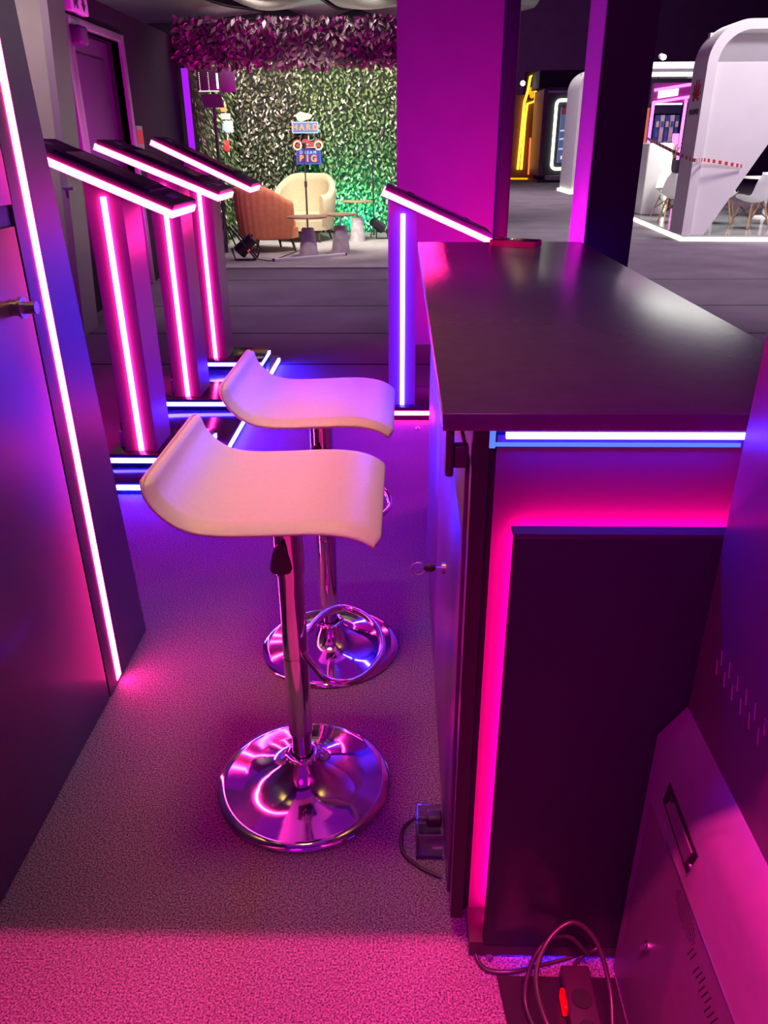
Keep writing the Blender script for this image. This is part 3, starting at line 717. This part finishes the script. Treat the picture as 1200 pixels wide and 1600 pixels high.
# microphone stands
t = thing('microphone_stand', (-1.45, 12.3, .02), 'black microphone stand in front of the round wall signs', 'microphone stand')
mb = MB(); mb.lathe([(0, 0), (.13, 0), (.13, .015), (.02, .03), (0, .03)], (-1.45, 12.3, .02), 28); mb.build('foot', M['plastic'], t)
mb = MB(); mb.tube([(-1.45, 12.3, .04), (-1.45, 12.3, .90)], .014, 10); mb.tube([(-1.45, 12.3, .88), (-1.45, 12.3, 1.40)], .009, 10); mb.build('pole', M['plastic'], t)
mb = MB(); mb.tube([(-1.45, 12.3, .86), (-1.45, 12.3, .94)], .022, 10); mb.build('clamp', M['plastic'], t)
mb = MB(); mb.tube([(-1.45, 12.3, 1.38), (-1.45, 12.26, 1.46)], .022, 10, r2=.03); mb.build('microphone', M['plastic'], t)
t = thing('boom_stand', (-.50, 13.8, .02), 'black boom stand leaning before the hedge, right of the tables', 'microphone stand')
mb = MB(); mb.tube([(-.50, 13.8, .03), (-.51, 13.8, 1.14)], .014, 10); mb.build('pole', M['plastic'], t)
mb = MB(); mb.tube([(-.53, 13.8, 1.04), (-.35, 13.75, 1.58)], .012, 8); mb.tube([(-.36, 13.75, 1.54), (-.32, 13.75, 1.66)], .024, 8); mb.build('boom', M['plastic'], t)
for a in (20, 140, 260):
    mb = MB(); mb.tube([(-.50, 13.8, .25), (-.50+.26*math.cos(R(a)), 13.8+.26*math.sin(R(a)), .03)], .01, 8); mb.build('leg', M['plastic'], t)
t = thing('stage_spotlight', (-.38, 13.3, .02), 'black floor spotlight between the right side table and the hedge', 'spotlight')
mb = MB(); mb.tube([(-.50, 13.25, .30), (-.34, 13.35, .17)], .075, 16); mb.build('lamp_body', M['plastic'], t)
mb = MB(); mb.tube([(-.44, 13.3, .28), (-.44, 13.3, .03), (-.26, 13.3, .03), (-.26, 13.3, .18)], .012, 8); mb.build('yoke', M['plastic'], t)
# white light bar on the floor
t = thing('light_bar', (-1.27, 11.0, .02), 'long white light bar lying on the stage floor before the tables', 'light bar')
mm = Matrix.Translation((-1.27, 10.93, .02)) @ Matrix.Rotation(math.atan2(.58, .91), 4, 'Z')
mb = MB(); mb.box(-.54, .54, -.022, .022, 0, .035, .004, mm); mb.build('bar', M['white'], t)
mb = MB(); mb.box(-.555, -.54, -.024, .024, 0, .037, 0, mm); mb.box(.54, .555, -.024, .024, 0, .037, 0, mm); mb.build('end_cap', M['plastic'], t)
mb = MB(); mb.tube(spline([(-2.05, 10.9, .026), (-1.9, 10.75, .026), (-1.8, 10.66, .026), (-1.72, 10.7, .03)], 8), .006, 6)
mb.tube(spline([(-1.75, 10.7, .026), (-1.5, 11.9, .03), (-1.42, 12.2, .03)], 8), .005, 6)
tag(mb.build('cable', M['cable']), 'thin black cable trailing on the stage floor by the white light bar', 'cable')
# floor spotlight left
t = thing('floor_spotlight', (-2.15, 10.85, 0), 'black wedge floor spotlight on a folding frame, left of the orange armchair', 'spotlight')
mb = MB(); mb.tube([(-2.25, 10.75, .14), (-2.02, 10.80, .34)], .015, 8); mb.tube([(-2.31, 10.7, .46), (-1.98, 10.72, .035)], .013, 8)
mb.tube([(-2.31, 10.9, .46), (-2.0, 10.92, .035)], .013, 8); mb.tube([(-1.98, 10.72, .035), (-2.26, 10.72, .035), (-2.30, 10.72, .18)], .012, 8)
mb.tube([(-2.0, 10.92, .035), (-1.95, 10.92, .16), (-2.05, 10.9, .30)], .012, 8); mb.build('stand_frame', M['plastic'], t)
mb = MB(); mb.tube([(-2.22, 10.82, .12), (-2.02, 10.82, .30)], .10, 18, r2=.075); mb.build('lamp_body', M['blackgloss'], t)
mb = MB(); mb.tube([(-2.04, 10.80, .29), (-2.02, 10.80, .31)], .055, 18); mb.build('lens', M['steel'], t)
mb = MB(); mb.sphere((-2.07, 10.72, .15), .018); mb.build('indicator', emit('red_indicator', (1, .02, .02), 4), t)
# light panels on the pole
t = thing('light_panel_stand', (-2.6, 11.6, .02), 'tall black pole carrying black light panels, left side of the stage', 'light stand')
mb = MB(); mb.tube([(-2.56, 11.6, .02), (-2.56, 11.6, 2.45)], .022, 10); mb.build('pole', M['plastic'], t)
for a in (30, 150, 270):
    mb = MB(); mb.tube([(-2.56, 11.6, .45), (-2.56+.17*math.cos(R(a)), 11.6+.17*math.sin(R(a)), .03)], .012, 8); mb.build('leg', M['plastic'], t)
mb = MB(); mb.box(-2.74, -2.44, 11.50, 11.56, 2.07, 2.32, .01); pn = mb.build('light_panel', M['plastic'], t)
mb = MB()
for k in range(10):
    for xx in (-2.70, -2.58): mb.disc((xx, 11.50, 2.09+.022*k), .005, (0, -1, 0), .003, 6)
mb.build('led_dots', M['softlight'], pn)
box('panel_edge_light', M['softlight'], pn, -2.475, -2.45, 11.495, 11.50, 2.10, 2.28)
box('panel_edge_light', M['softlight'], pn, -2.72, -2.45, 11.495, 11.50, 2.07, 2.078)
mb = MB(); mb.prism([(-2.70, 2.04), (-2.43, 2.04), (-2.40, 1.88), (-2.67, 1.88)], lambda u, v, d: (u, d, v), 11.48, 11.52); mb.build('barn_door', M['plastic'], t)
mb = MB(); mb.box(-2.43, -2.23, 11.50, 11.54, 2.06, 2.32, .004); mb.build('barn_door', M['doorleaf'], t)
# hanging signs on the left hedge
t = thing('hanging_sign_string', (-2.80, 13.0, 1.9), 'short string of small pale signs hanging on the side hedge', 'sign')
g = lambda u, v, d: (-2.72+d*.2, 12.95+u, v)
for (z0, z1, wd, m, nm) in ((1.88, 1.99, .06, M['signorange'], 'sign_tag'), (1.78, 1.86, .09, M['signcream'], 'sign_board'), (1.60, 1.76, .11, M['signlight'], 'sign_board'), (1.34, 1.50, .06, M['signred'], 'sign_guitar')):
    mb = MB(); mb.box(-2.88+.10, -2.88+.10+wd*1.6, 13.0, 13.02, z0, z1, .005); mb.build(nm, m, t)
mb = MB(); mb.tube([(-2.71, 13.03, 1.3), (-2.71, 13.03, 2.02)], .012, 6); mb.build('batten', M['signcream'], t)
# wall signs
Y = 14.12
t = thing('wall_sign_stack', (-1.62, Y, 1.1), 'vertical stack of colourful signs on the hedge above the cream armchair', 'sign')
mb = MB(); mb.box(-1.60, -1.58, Y+.06, Y+.10, 1.05, 1.9); mb.build('batten', M['signcream'], t)
fs = lambda cx, cz: (lambda u, v, d: (cx+u, Y-d, cz+v))
blob = [(.135*math.cos(a)*(1+.10*math.sin(5*a)), .062*math.sin(a)*(1+.25*math.cos(3*a))) for a in [2*math.pi*i/36 for i in range(36)]]
mb = MB(); mb.prism(blob, fs(-1.65, 1.845), -.03, .02); cl = mb.build('cream_sign', M['signcream'], t)
q0 = fs(-1.65, 1.842); m_ = text_mb('Work', .055, lambda u, v, d: q0(u, v, .023+d), .006); m_.build('lettering', mat('sign_ink', (.45, .38, .16), .6), cl)
mb = MB(); mb.prism(rrect(-.22, .22, -.085, .085, .02), fs(-1.63, 1.685), -.03, .02); hb = mb.build('hard_sign', M['signlight'], t)
mb = MB(); mb.prism(rrect(-.205, .205, -.07, .07, .015), fs(-1.63, 1.685), .02, .024); mb.build('field', M['signblue'], hb)
q1 = fs(-1.63, 1.683); text_mb('H A R D', .085, lambda u, v, d: q1(u, v, .028+d), .008, .006).build('lettering', M['signorange'], hb)
# motorcycle sign
mb = MB(); q2 = fs(-1.60, 1.43)
for cx in (-.17, .18):
    mb.tube([q2(cx+.062*math.cos(a), -.015+.062*math.sin(a), .03) for a in [2*math.pi*i/24 for i in range(24)]], .014, 8, True)
mo = mb.build('motorcycle_sign', M['signcream'], t)
mb = MB()
for cx in (-.17, .18):
    mb.tube([q2(cx+.078*math.cos(a), -.01+.078*math.sin(a), .02) for a in [math.pi*i/16 for i in range(17)]], .012, 8)
    mb.tube([q2(cx, -.015, .0), q2(cx, -.015, .04)], .028, 12)
mb.prism([(-.09, .05), (-.06, .085), (.0, .08), (.05, .04), (.12, .03), (.10, -.03), (.02, -.06), (-.06, -.05), (-.10, 0)], q2, 0, .03)
mb.build('motorcycle_body', M['signred'], mo)
mb = MB(); mb.tube([q2(-.17, -.015, .045), q2(-.11, .10, .045), q2(-.08, .16, .045), q2(-.14, .12, .045)], .007, 6); mb.tube([q2(.04, .06, .04), q2(.10, .075, .04), q2(.13, .12, .04)], .007, 6)
mb.tube([q2(-.02, -.045, .05), q2(.15, -.045, .05)], .010, 6); mb.sphere(q2(0, -.01, .03), .035); mb.build('chrome_parts', M['steel'], mo)
mb = MB(); mb.prism(rrect(-.205, .205, -.118, .118, .02), fs(-1.595, 1.25), -.03, .02); dbs = mb.build('dream_big_sign', mat('sign_edge', (.10, .09, .55), .4), t)
mb = MB(); mb.prism(rrect(-.19, .19, -.105, .105, .015), fs(-1.595, 1.25), .02, .024); mb.build('field', M['signviolet'], dbs)
q3 = fs(-1.60, 1.25); text_mb('D R E A M', .045, lambda u, v, d: q3(u, v+.060, .028+d), .006, .002).build('lettering', M['signlight'], dbs)
text_mb('B I G', .10, lambda u, v, d: q3(u, v-.035, .028+d), .006, .006).build('lettering', M['signorange'], dbs)

# ================================================================ WHITE ARCH BOOTH (right)
PZ = .09
t = thing('booth_platform', (7.0, 15.5, 0), 'raised glossy booth floor edged with a white light line, right background', 'platform')
mb = MB(); mb.prism([(4.47, 13.05), (9.5, 12.75), (9.5, 18.5), (4.80, 18.5)], lambda u, v, d: (u, v, d), 0.03, PZ-.002); mb.build('deck', mat('glossy_grey_floor', (.32, .31, .33), .08), t)
mb = MB(); mb.tube([(4.45, 13.04, .025), (9.5, 12.74, .025)], .03, 8); mb.tube([(4.45, 13.04, .025), (4.78, 18.5, .025)], .03, 8); mb.build('edge_light', M['whiteled'], t)
t = thing('arch_wall', (6.0, 13.3, PZ), 'big white rounded arch wall with a red flower emblem on its side, right background', 'arch')
X0, X1, ZT, RA = 4.44, 8.6, 3.02, .55
outer = rrect(X0, X1, PZ, ZT, RA, 12, '0110'); 
yf0, yf1 = 13.02, 13.62
def arch(name, m, outer, inner, y0, y1, par):
    mb = MB(); no = len(outer)
    a = [mb.b.verts.new((u, y0, v)) for u, v in outer]; b2 = [mb.b.verts.new((u, y1, v)) for u, v in outer]
    c = [mb.b.verts.new((u, y0, v)) for u, v in inner]; d2 = [mb.b.verts.new((u, y1, v)) for u, v in inner]
    for i in range(no-1):
        f = mb.b.faces.new([a[i], a[i+1], b2[i+1], b2[i]]); f.smooth = True
        f = mb.b.faces.new([c[i], d2[i], d2[i+1], c[i+1]]); f.smooth = True
        mb.b.faces.new([a[i], c[i], c[i+1], a[i+1]]); mb.b.faces.new([b2[i], b2[i+1], d2[i+1], d2[i]])
    mb.b.faces.new([a[0], b2[0], d2[0], c[0]]); mb.b.faces.new([a[-1], c[-1], d2[-1], b2[-1]])
    return mb.build(name, m, par)
def openarch(x0, x1, z0, z1, r, n=12):
    p = [(x1, z0)]
    for i in range(n+1): a = R(90*i/n); p.append((x1-r+r*math.cos(a), z1-r+r*math.sin(a)))
    for i in range(n+1): a = R(90+90*i/n); p.append((x0+r+r*math.cos(a), z1-r+r*math.sin(a)))
    p.append((x0, z0)); return p
ao = arch('arch_frame', M['white'], openarch(X0, X1, PZ, ZT, .55), openarch(X0+.14, X1-.14, PZ, ZT-.13, .45), yf0, yf1, t)
mb = MB(); mb.prism([(X0+.14, PZ), (4.82, PZ), (6.20, 2.49), (X0+.14, 2.49)], lambda u, v, d: (u, d, v), 13.10, 13.2); mb.build('inner_panel', M['white'], t)
mb = MB(); mb.box(X0+.14, X1-.14, 13.5, 13.6, 2.45, 2.9); mb.build('upper_board', M['white'], t)
# flower emblem and lettering on the side of the arch (faces -x)
ls = lambda u, v, d: (X0-.002-d, 13.31-u, 2.06+v)
mb = MB()
for k in range(8):
    a = R(-74+k*148/7); L0, L1 = .05, .30 if k in (3, 4) else (.27 if k in (2, 5) else (.22 if k in (1, 6) else .15))
    wv = .022 if k in (2, 3, 4, 5) else .020
    o = []
    for tt in (0, .35, .7, .9, 1.0): o.append((L0+(L1-L0)*tt, wv*math.sin(math.pi*min(1, tt*.72+.02))))
    o = o+[(r_, -w_) for r_, w_ in o[::-1]]
    mb.prism([(math.sin(a)*r_+math.cos(a)*w_, math.cos(a)*r_-math.sin(a)*w_-.08) for r_, w_ in o], ls, 0, .004)
mb.build('flower_emblem', M['red'], t)
q5 = lambda u, v, d: ls(u, v-.22, d+.002); text_mb('HUAWEI', .075, q5, .004, .002).build('lettering', M['darkprint'], t)
# tape
t = thing('barrier_tape', (4.3, 13, 1.2), 'red and white barrier tape strung across the white arch', 'tape')
pts = spline([(4.72, 16.6, 1.50), (4.45, 14.6, 1.36), (4.40, 13.0, 1.19), (4.62, 12.99, 1.18), (5.22, 13.07, 1.09)], 14)
mb = MB(); nb = []
L_ = [mb.b.verts.new(p-Vector((0, 0, .025))) for p in pts]; U_ = [mb.b.verts.new(p+Vector((0, 0, .025))) for p in pts]
L2 = [mb.b.verts.new(p+Vector((0, -.003, -.025))) for p in pts]; U2_ = [mb.b.verts.new(p+Vector((0, -.003, .025))) for p in pts]
for i in range(len(pts)-1):
    for q in ([L_[i], L_[i+1], U_[i+1], U_[i]], [L2[i], U2_[i], U2_[i+1], L2[i+1]], [L_[i], L2[i], L2[i+1], L_[i+1]], [U_[i], U_[i+1], U2_[i+1], U2_[i]]):
        f = mb.b.faces.new(q); f.material_index = i % 2
o = mb.build('band', M['white'], t); o.data.materials.append(M['red'])
# shell chairs
def shell_chair(x, y, rz, label):
    t = thing('shell_chair', (x, y, PZ), label, 'chair', 'white shell chairs in the arch booth'); t.rotation_euler.z = rz
    mb = MB(); n, m = 14, 12; g = [[], []]
    PR = spline([(0, -.24, .455), (0, -.16, .43), (0, 0, .415), (0, .15, .44), (0, .22, .54), (0, .26, .70), (0, .29, .84)], 3)
    nn = len(PR)
    for k in (0, 1):
        for i, p in enumerate(PR):
            row = []
            u = i/(nn-1); hw = .235*math.sin(math.pi*min(.93, max(.16, u*.8+.16)))**.5 + .01
            if u > .9: hw *= .85
            for j in range(m+1):
                v = -1+2*j/m
                up = .13*(abs(v)**2.2)*math.sin(math.pi*min(1, u*1.3+.1)) if u < .7 else .02*abs(v)**2
                fw = -.13*(abs(v)**2)*max(0, u-.35)
                row.append(mb.b.verts.new((v*hw, p.y+fw, p.z+up-.012*k)))
            g[k].append(row)
    for k in (0, 1):
        for i in range(nn-1):
            for j in range(m):
                q = [g[k][i][j], g[k][i+1][j], g[k][i+1][j+1], g[k][i][j+1]]
                f = mb.b.faces.new(q if k else q[::-1]); f.smooth = True
    for i in range(nn-1):
        mb.b.faces.new([g[0][i][0], g[0][i+1][0], g[1][i+1][0], g[1][i][0]]); mb.b.faces.new([g[0][i][m], g[1][i][m], g[1][i+1][m], g[0][i+1][m]])
    for j in range(m):
        mb.b.faces.new([g[0][0][j], g[1][0][j], g[1][0][j+1], g[0][0][j+1]]); mb.b.faces.new([g[0][-1][j], g[0][-1][j+1], g[1][-1][j+1], g[1][-1][j]])
    mb.build('seat_shell', M['whiteplastic'], t, loc=0)
    for sx in (-1, 1):
        for sy in (-1, 1):
            mb = MB(); mb.tube([(sx*.13, sy*.12, .40), (sx*.23, sy*.22, .006)], .017, 10, r2=.011); mb.build('leg', M['wood'], t, loc=0)
    mb = MB()
    for a, b2 in (((.15, .14, .36), (-.19, .18, .16)), ((-.15, .14, .36), (.19, .18, .16)), ((.15, -.14, .36), (-.19, -.18, .16)), ((-.15, -.14, .36), (.19, -.18, .16)), ((.15, .14, .36), (.19, -.18, .16)), ((.15, -.14, .36), (.19, .18, .16)), ((-.15, .14, .36), (-.19, -.18, .16)), ((-.15, -.14, .36), (-.19, .18, .16))):
        mb.tube([a, b2], .005, 6)
    mb.build('wire_brace', M['plastic'], t, loc=0)
    return t
shell_chair(5.95, 14.15, R(200), 'white shell chair in the arch opening, nearest the right frame edge')
shell_chair(5.75, 15.0, R(150), 'white shell chair seen through the arch behind the nearest one')
shell_chair(6.6, 14.9, R(30), 'white shell chair inside the arch booth, partly outside the right frame edge')
shell_chair(4.95, 15.2, R(160), 'white shell chair left of the arch wall, nearest the booth edge')
shell_chair(5.25, 16.4, R(20), 'white shell chair left of the arch wall, behind the other one there')
t = thing('round_table', (7.1, 16.3, PZ), 'white round table among the shell chairs inside the booth', 'table')
MB().lathe([(0, 0), (.25, 0), (.25, .02), (.03, .04), (.03, .70), (.5, .70), (.5, .73), (0, .73)], (7.1, 16.3, PZ), 32).build('pedestal_table', M['whiteplastic'], t)
t = thing('reception_desk', (4.95, 17.3, PZ), 'white booth desk with a glowing edge, left of the shell chairs', 'desk')
box('desk_body', M['white'], t, 4.86, 5.35, 16.9, 17.6, PZ, 1.42, bev=.03)
box('desk_light', M['softlight'], t, 5.30, 5.345, 16.88, 16.9, PZ+.05, 1.2)
# partitions & things behind
t = thing('booth_canopy', (6.3, 20.2, 2.8), 'white illuminated canopy beam above the pink neon booth', 'canopy')
box('beam', M['softlight'], t, 5.45, 7.6, 20.0, 20.4, 2.80, 3.06)
box('fascia', M['white'], t, 5.45, 7.6, 19.97, 20.0, 2.86, 2.93)
for x_ in (5.47, 7.5): box('leg', M['white'], t, x_, x_+.08, 20.15, 20.25, 0, 2.8)
t = thing('pink_neon_booth', (7.3, 24.5, 0), 'booth outlined in pink neon with posters inside, beside the arch wall', 'booth')
box('back_board', M['columndark'], t, 6.6, 9.5, 25.6, 25.8, 0, 3.1)
box('fascia', mat('pink_fascia', (.25, .03, .2), .5), t, 6.86, 8.3, 24.05, 24.3, 2.42, 2.90)
mb = MB(); mb.tube([(6.85, 24.0, 2.72), (8.3, 24.0, 2.92)], .035, 8); mb.tube([(6.85, 24.0, 2.42), (8.3, 24.0, 2.62)], .035, 8); mb.tube([(6.87, 24.0, 2.44), (6.87, 24.0, .3)], .04, 8)
mb.tube([(7.75, 24.0, 2.5), (7.75, 24.0, .3)], .04, 8); mb.build('neon_outline', M['magled'], t)
mb = MB(); mb.prism([(6.98, 2.52), (7.50, 2.59), (7.50, 2.76), (6.98, 2.70)], lambda u, v, d: (u, d, v), 23.98, 24.05); mb.build('light_box', emit('white_pink_box', (1, .75, .9), 2.5), t)
box('orange_poster', mat('orange_poster', (.7, .18, .05), .5, em=(.7, .15, .04), es=.4), t, 7.02, 7.22, 25.5, 25.6, 1.4, 2.35)
pb = box('blue_poster', mat('blue_poster', (.03, .05, .25), .4, em=(.03, .06, .3), es=.4), t, 7.22, 7.35, 25.45, 25.6, 1.4, 2.1)
box('poster_header', mat('dark_header', (.02, .02, .06), .4), t, 7.28, 8.1, 25.4, 25.6, 2.2, 2.42)
box('header_light', M['softlight'], t, 7.28, 8.1, 25.38, 25.4, 2.42, 2.48)
for k in range(5):
    x = 7.38+.14*k
    s_ = box('shelf_unit', M['white'] if k % 2 else mat('blue_panel', (.05, .10, .35), .4), t, x, x+.11, 25.3, 25.45, 1.2, 2.15)
    for j in range(3): MB().box(x+.015, x+.095, 25.28, 25.30, 1.3+.27*j, 1.45+.27*j).build('product_card', M['signblue'] if (k+j) % 2 else M['signcream'], s_)
box('pink_panel', M['magled'], t, 7.50, 7.66, 23.9, 23.95, 1.25, 1.65)
t = thing('potted_plant', (5.75, 19.0, PZ), 'small yellow-green potted plant behind the shell chairs', 'plant')
MB().lathe([(0, 0), (.12, 0), (.17, 1.0), (.15, 1.0), (0, .98)], (5.75, 18.2, PZ), 20).build('pot', M['plastic'], t)
mb = MB()
for k in range(26):
    a = random.uniform(0, 6.28); r_ = random.uniform(.15, .34); h = random.uniform(.15, .5); b0 = Vector((5.75, 18.2, PZ+.98))
    tip = b0+Vector((math.cos(a)*r_, math.sin(a)*r_, h)); mid = b0+Vector((math.cos(a)*r_*.5, math.sin(a)*r_*.5, h*.75)); s_ = Vector((-math.sin(a), math.cos(a), 0))*.025
    mb.poly([b0, mid+s_, tip, mid-s_], [(0, 1, 2, 3)])
mb.build('leaves', mat('plant_leaf', (.45, .42, .10), .5), t)

# second arch, dark booth, yellow neon booth, lamps far away
t = thing('arch_wall', (6.5, 27, 0), 'distant tall white arch wall with a floor light, left of the slim post', 'arch')
box_o = arch('arch_frame', M['white'], openarch(5.22, 8.6, .05, 3.45, .55), openarch(5.36, 8.46, .05, 3.3, .45), 26.0, 27.9, t)
mb = MB(); mb.box(5.36, 8.46, 26.6, 26.8, .05, 3.32); mb.build('inner_panel', M['white'], t)
mb = MB(); mb.box(5.16, 5.21, 26.0, 28.0, 0, .08); mb.box(5.16, 8.6, 25.92, 25.98, 0, .08); mb.build('floor_light', M['whiteled'], t)
t = thing('screen_booth', (7.0, 35, 0), 'dark booth with a white-framed poster screen, in the far aisle', 'booth')
box('body', mat('booth_dark_blue', (.035, .035, .05), .5), t, 5.62, 9.5, 34.1, 36.5, .25, 3.4)
box('header', M['void'], t, 5.3, 9.8, 34.4, 36.4, 3.4, 4.0)
box('side_wall', mat('booth_side', (.16, .08, .10), .5), t, 5.45, 5.62, 34.0, 36.4, .25, 3.35)
box('step', M['greywall'], t, 5.75, 9.5, 33.9, 34.3, 0.1, .25); box('plinth', M['columndark'], t, 5.4, 9.7, 33.7, 36.4, 0, .1)
fr = rrect(5.98, 8.2, .50, 2.95, .16, 6)
mb = MB(); mb.tube([(u, 34.05, v) for u, v in fr], .055, 8, True); mb.build('frame_light', M['whiteled'], t)
box('rail', M['steel'], t, 5.60, 9.4, 33.9, 33.98, 3.20, 3.27)
ps = box('poster', mat('poster_print', (.10, .12, .25), .4, em=(.16, .20, .42), es=.5, noise=None), t, 6.18, 8.0, 34.0, 34.1, .72, 2.70)
mb = MB()
for (z0, z1) in ((1.55, 1.75), (1.85, 2.0), (1.2, 1.27)): mb.prism([(6.2, z0), (7.9, z1), (7.9, z1+.06), (6.2, z0+.05)], lambda u, v, d: (u, d, v), 33.985, 34.0)
mb.build('poster_streaks', emit('poster_glow', (.6, .7, 1), 1.0), ps)
mb = MB(); mb.prism(rrect(6.45, 6.95, 2.28, 2.50, .05), lambda u, v, d: (u, d, v), 33.985, 34.0); mb.box(6.40, 7.1, 33.985, 34.0, 2.10, 2.20); mb.box(6.3, 6.42, 33.985, 34, .85, .98); mb.box(6.5, 6.9, 33.985, 34, .87, .93)
mb.build('poster_logo', emit('poster_white', (1, .9, .9), .9), ps)
box('top_red', mat('poster_red', (.25, .05, .07), .5, em=(.3, .05, .07), es=.4), ps, 6.18, 8.0, 33.99, 34.0, 2.45, 2.70)
t = thing('yellow_neon_booth', (5.1, 38, 0), 'tall booth panel outlined in yellow neon, farthest down the aisle', 'booth')
box('body', mat('booth_brown', (.14, .07, .08), .6), t, 4.5, 5.75, 37.1, 37.5, 0, 3.3)
box('body_upper', M['columndark'], t, 5.15, 5.70, 37.05, 37.5, 3.1, 4.15)
npts = [(5.02, .4), (5.12, 3.0), (5.24, 3.45), (5.30, 3.95), (5.55, 4.1), (5.57, 3.05), (5.25, 2.95), (5.20, 2.3), (5.17, .4)]
mb = MB(); mb.tube([(u, 36.95, v) for u, v in npts], .05, 8); mb.build('neon_outline', M['yellow'], t)
mb = MB(); mb.sphere((5.38, 36.95, 3.42), .12, 1.3); mb.sphere((5.42, 36.95, 3.25), .09); mb.build('neon_emblem', emit('orange_neon', (1, .25, .01), 2), t)
mb = MB(); mb.tube([(5.50, 36.95, .2), (5.48, 36.95, 1.65)], .035, 8); mb.build('red_tube', M['orangeled'], t)
mb = MB(); mb.tube([(4.5, 36.9, .04), (5.9, 36.6, .04)], .03, 8); mb.build('floor_neon', emit('amber_neon', (1, .25, .0), 2.5), t)
for (x, y, z, lab) in ((4.88, 36.0, 3.66, 'glaring white spotlight beside the yellow neon booth'), (7.4, 25.4, 3.62, 'glaring white spotlight above the white canopy beam')):
    t = thing('track_spotlight', (x, y, z), lab, 'spotlight')
    k_ = 1.0 if y > 30 else .75
    mb = MB(); mb.sphere((x, y, z), .085*k_); mb.build('bulb', M['lampwhite'], t)
    mb = MB(); mb.tube([(x, y+.06, z), (x, y+.30, z+.05)], .10*k_, 12); mb.build('housing', M['white'], t)
    mb = MB(); mb.tube([(x, y+.3, z), (x, 37.2, 3.28)] if y > 30 else [(x, y+.25, z), (x, 25.7, 3.08)], .02, 6); mb.build('arm', M['plastic'], t)
